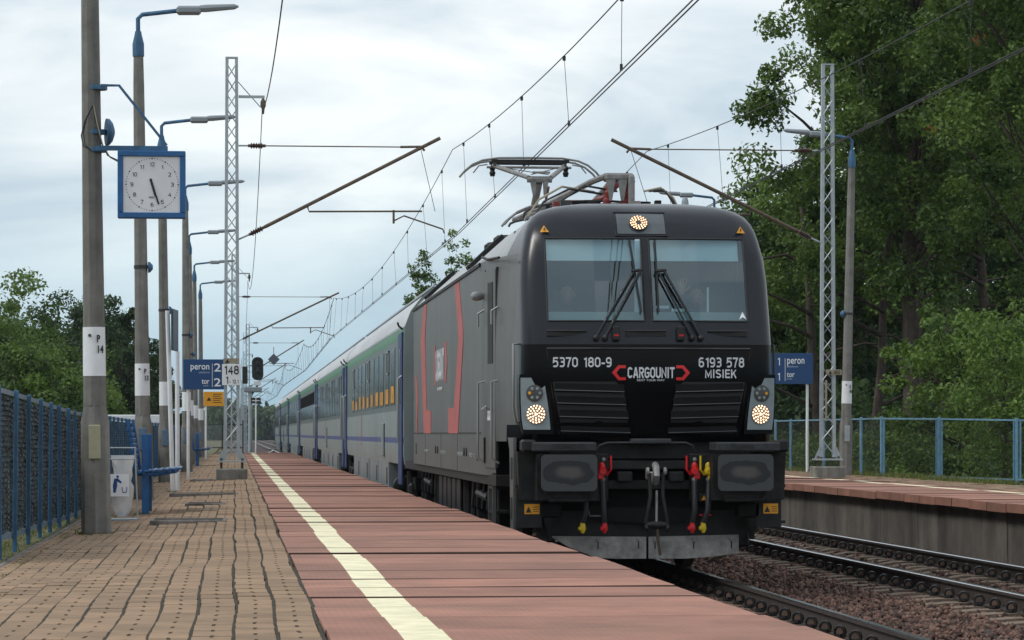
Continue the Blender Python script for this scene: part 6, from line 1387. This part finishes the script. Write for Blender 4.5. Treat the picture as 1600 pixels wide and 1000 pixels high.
# the mass of the wood behind, and the undergrowth at the fence
def mass(name, x0, x1, y0, y1, z0, hfun, n, per, r, leaf, m):
    xs = rng.uniform(x0, x1, n); ys = rng.uniform(y0, y1, n); hs = np.array([hfun(a, b_) for a, b_ in zip(xs, ys)]); zs = z0 + hs*rng.uniform(0, 1, n)
    v, f, t = leaf_cloud(np.stack([xs, ys, zs], 1), rng.uniform(r*.6, r*1.3, n), per, leaf); fastmesh(name, v, f, 4, m, attr=t, kind='stuff')
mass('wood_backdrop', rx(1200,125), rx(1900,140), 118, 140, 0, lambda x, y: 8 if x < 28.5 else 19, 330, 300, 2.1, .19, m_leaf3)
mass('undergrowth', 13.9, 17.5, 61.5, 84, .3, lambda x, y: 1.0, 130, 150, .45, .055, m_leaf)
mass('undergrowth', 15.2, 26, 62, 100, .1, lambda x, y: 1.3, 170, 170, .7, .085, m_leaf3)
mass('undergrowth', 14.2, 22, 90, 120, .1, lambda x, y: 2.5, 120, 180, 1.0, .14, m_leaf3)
# left-hand wood beyond the fence
G2 = 'trees beyond the left fence'
def lxx(px, Y): return at(px, 600, Y)[0]
for px, Y, top, cr, m, lb in ((-30,120,446,2.6,m_leaf,'rounded green tree at the left edge of the photo'),
    (50,150,448,2.9,m_leaf,'highest crown of the left wood, left of the clock post'),
    (100,190,468,3.2,m_leaf3,'rounded darker crown left of the clock post'),
    (150,180,466,2.6,m_leaf3,'crown directly behind the clock post'),
    (185,170,462,2.3,m_leaf3,'slim crown between the first and second lamp posts'),
    (215,190,500,2.0,m_leaf3,'low crown behind the second lamp post'),
    (30,105,520,1.8,m_leaf,'lower light green tree close behind the fence at the left edge'),
    (85,112,545,1.5,m_leaf2,'small light green tree close behind the fence'),
    (140,118,590,1.2,m_leaf2,'small bushy tree behind the fence near the clock post'),
    (245,230,575,2.0,m_leaf3,'last dark crown before the sky gap, behind the third lamp post')):
    z = at(px, top, Y)[2]; tree('leafy_tree', lb, lxx(px, Y), Y, -.2, z-.35, cr, min(1.0, z*.2), 90 if cr > 2.4 else 60, 230, .12 if Y > 130 else .085, m, G2, trunk_r=.15, clr=(.4,1.0) if cr < 2.4 else (.55,1.25), squash=.6)
mass('wood_backdrop', lxx(-60,220), lxx(215,220), 205, 235, -.2, lambda x, y: 6.2, 170, 200, 1.7, .22, m_leaf3)
mass('bushes', -14, -4.5, 85, 125, 0, lambda x, y: 1.7, 120, 150, .7, .09, m_leaf)
# tree tops over the coaches
for px, Y, top, lb in ((657,175,412,'thin tree top showing over the coach roof nearest the locomotive'),(716,178,376,'thin tree top rising behind the locomotive roof')):
    z = at(px, top, Y)[2]; tree('slender_tree', lb, lxx(px, Y), Y, -.3, z, 1.4, z*.35, 120, 40, .11, m_leaf, 'slender trees behind the train', trunk_r=.10, clr=(.25,.5), squash=1.0)
mass('distant_wood', lxx(330,900), lxx(600,900), 860, 940, -1, lambda x, y: 9, 260, 60, 4.5, 1.2, m_leaf3)
mass('distant_wood', -200, lxx(330,900), 900, 960, -1, lambda x, y: 8, 260, 60, 5.5, 1.4, m_leaf3)
# ------------------------------------------------------------------ air
m_h = bpy.data.materials.new('haze_air'); m_h.use_nodes = True; t = m_h.node_tree; t.nodes.clear(); o_ = t.nodes.new('ShaderNodeOutputMaterial'); pv = t.nodes.new('ShaderNodeVolumePrincipled'); pv.inputs['Density'].default_value = .00009; pv.inputs['Color'].default_value = (.82,.90,1.0,1); t.links.new(pv.outputs[0], o_.inputs['Volume'])
if HAZE: MB().box(-260, 260, -20, 1000, -1.6, 24).build('haze', m_h, kind='stuff')
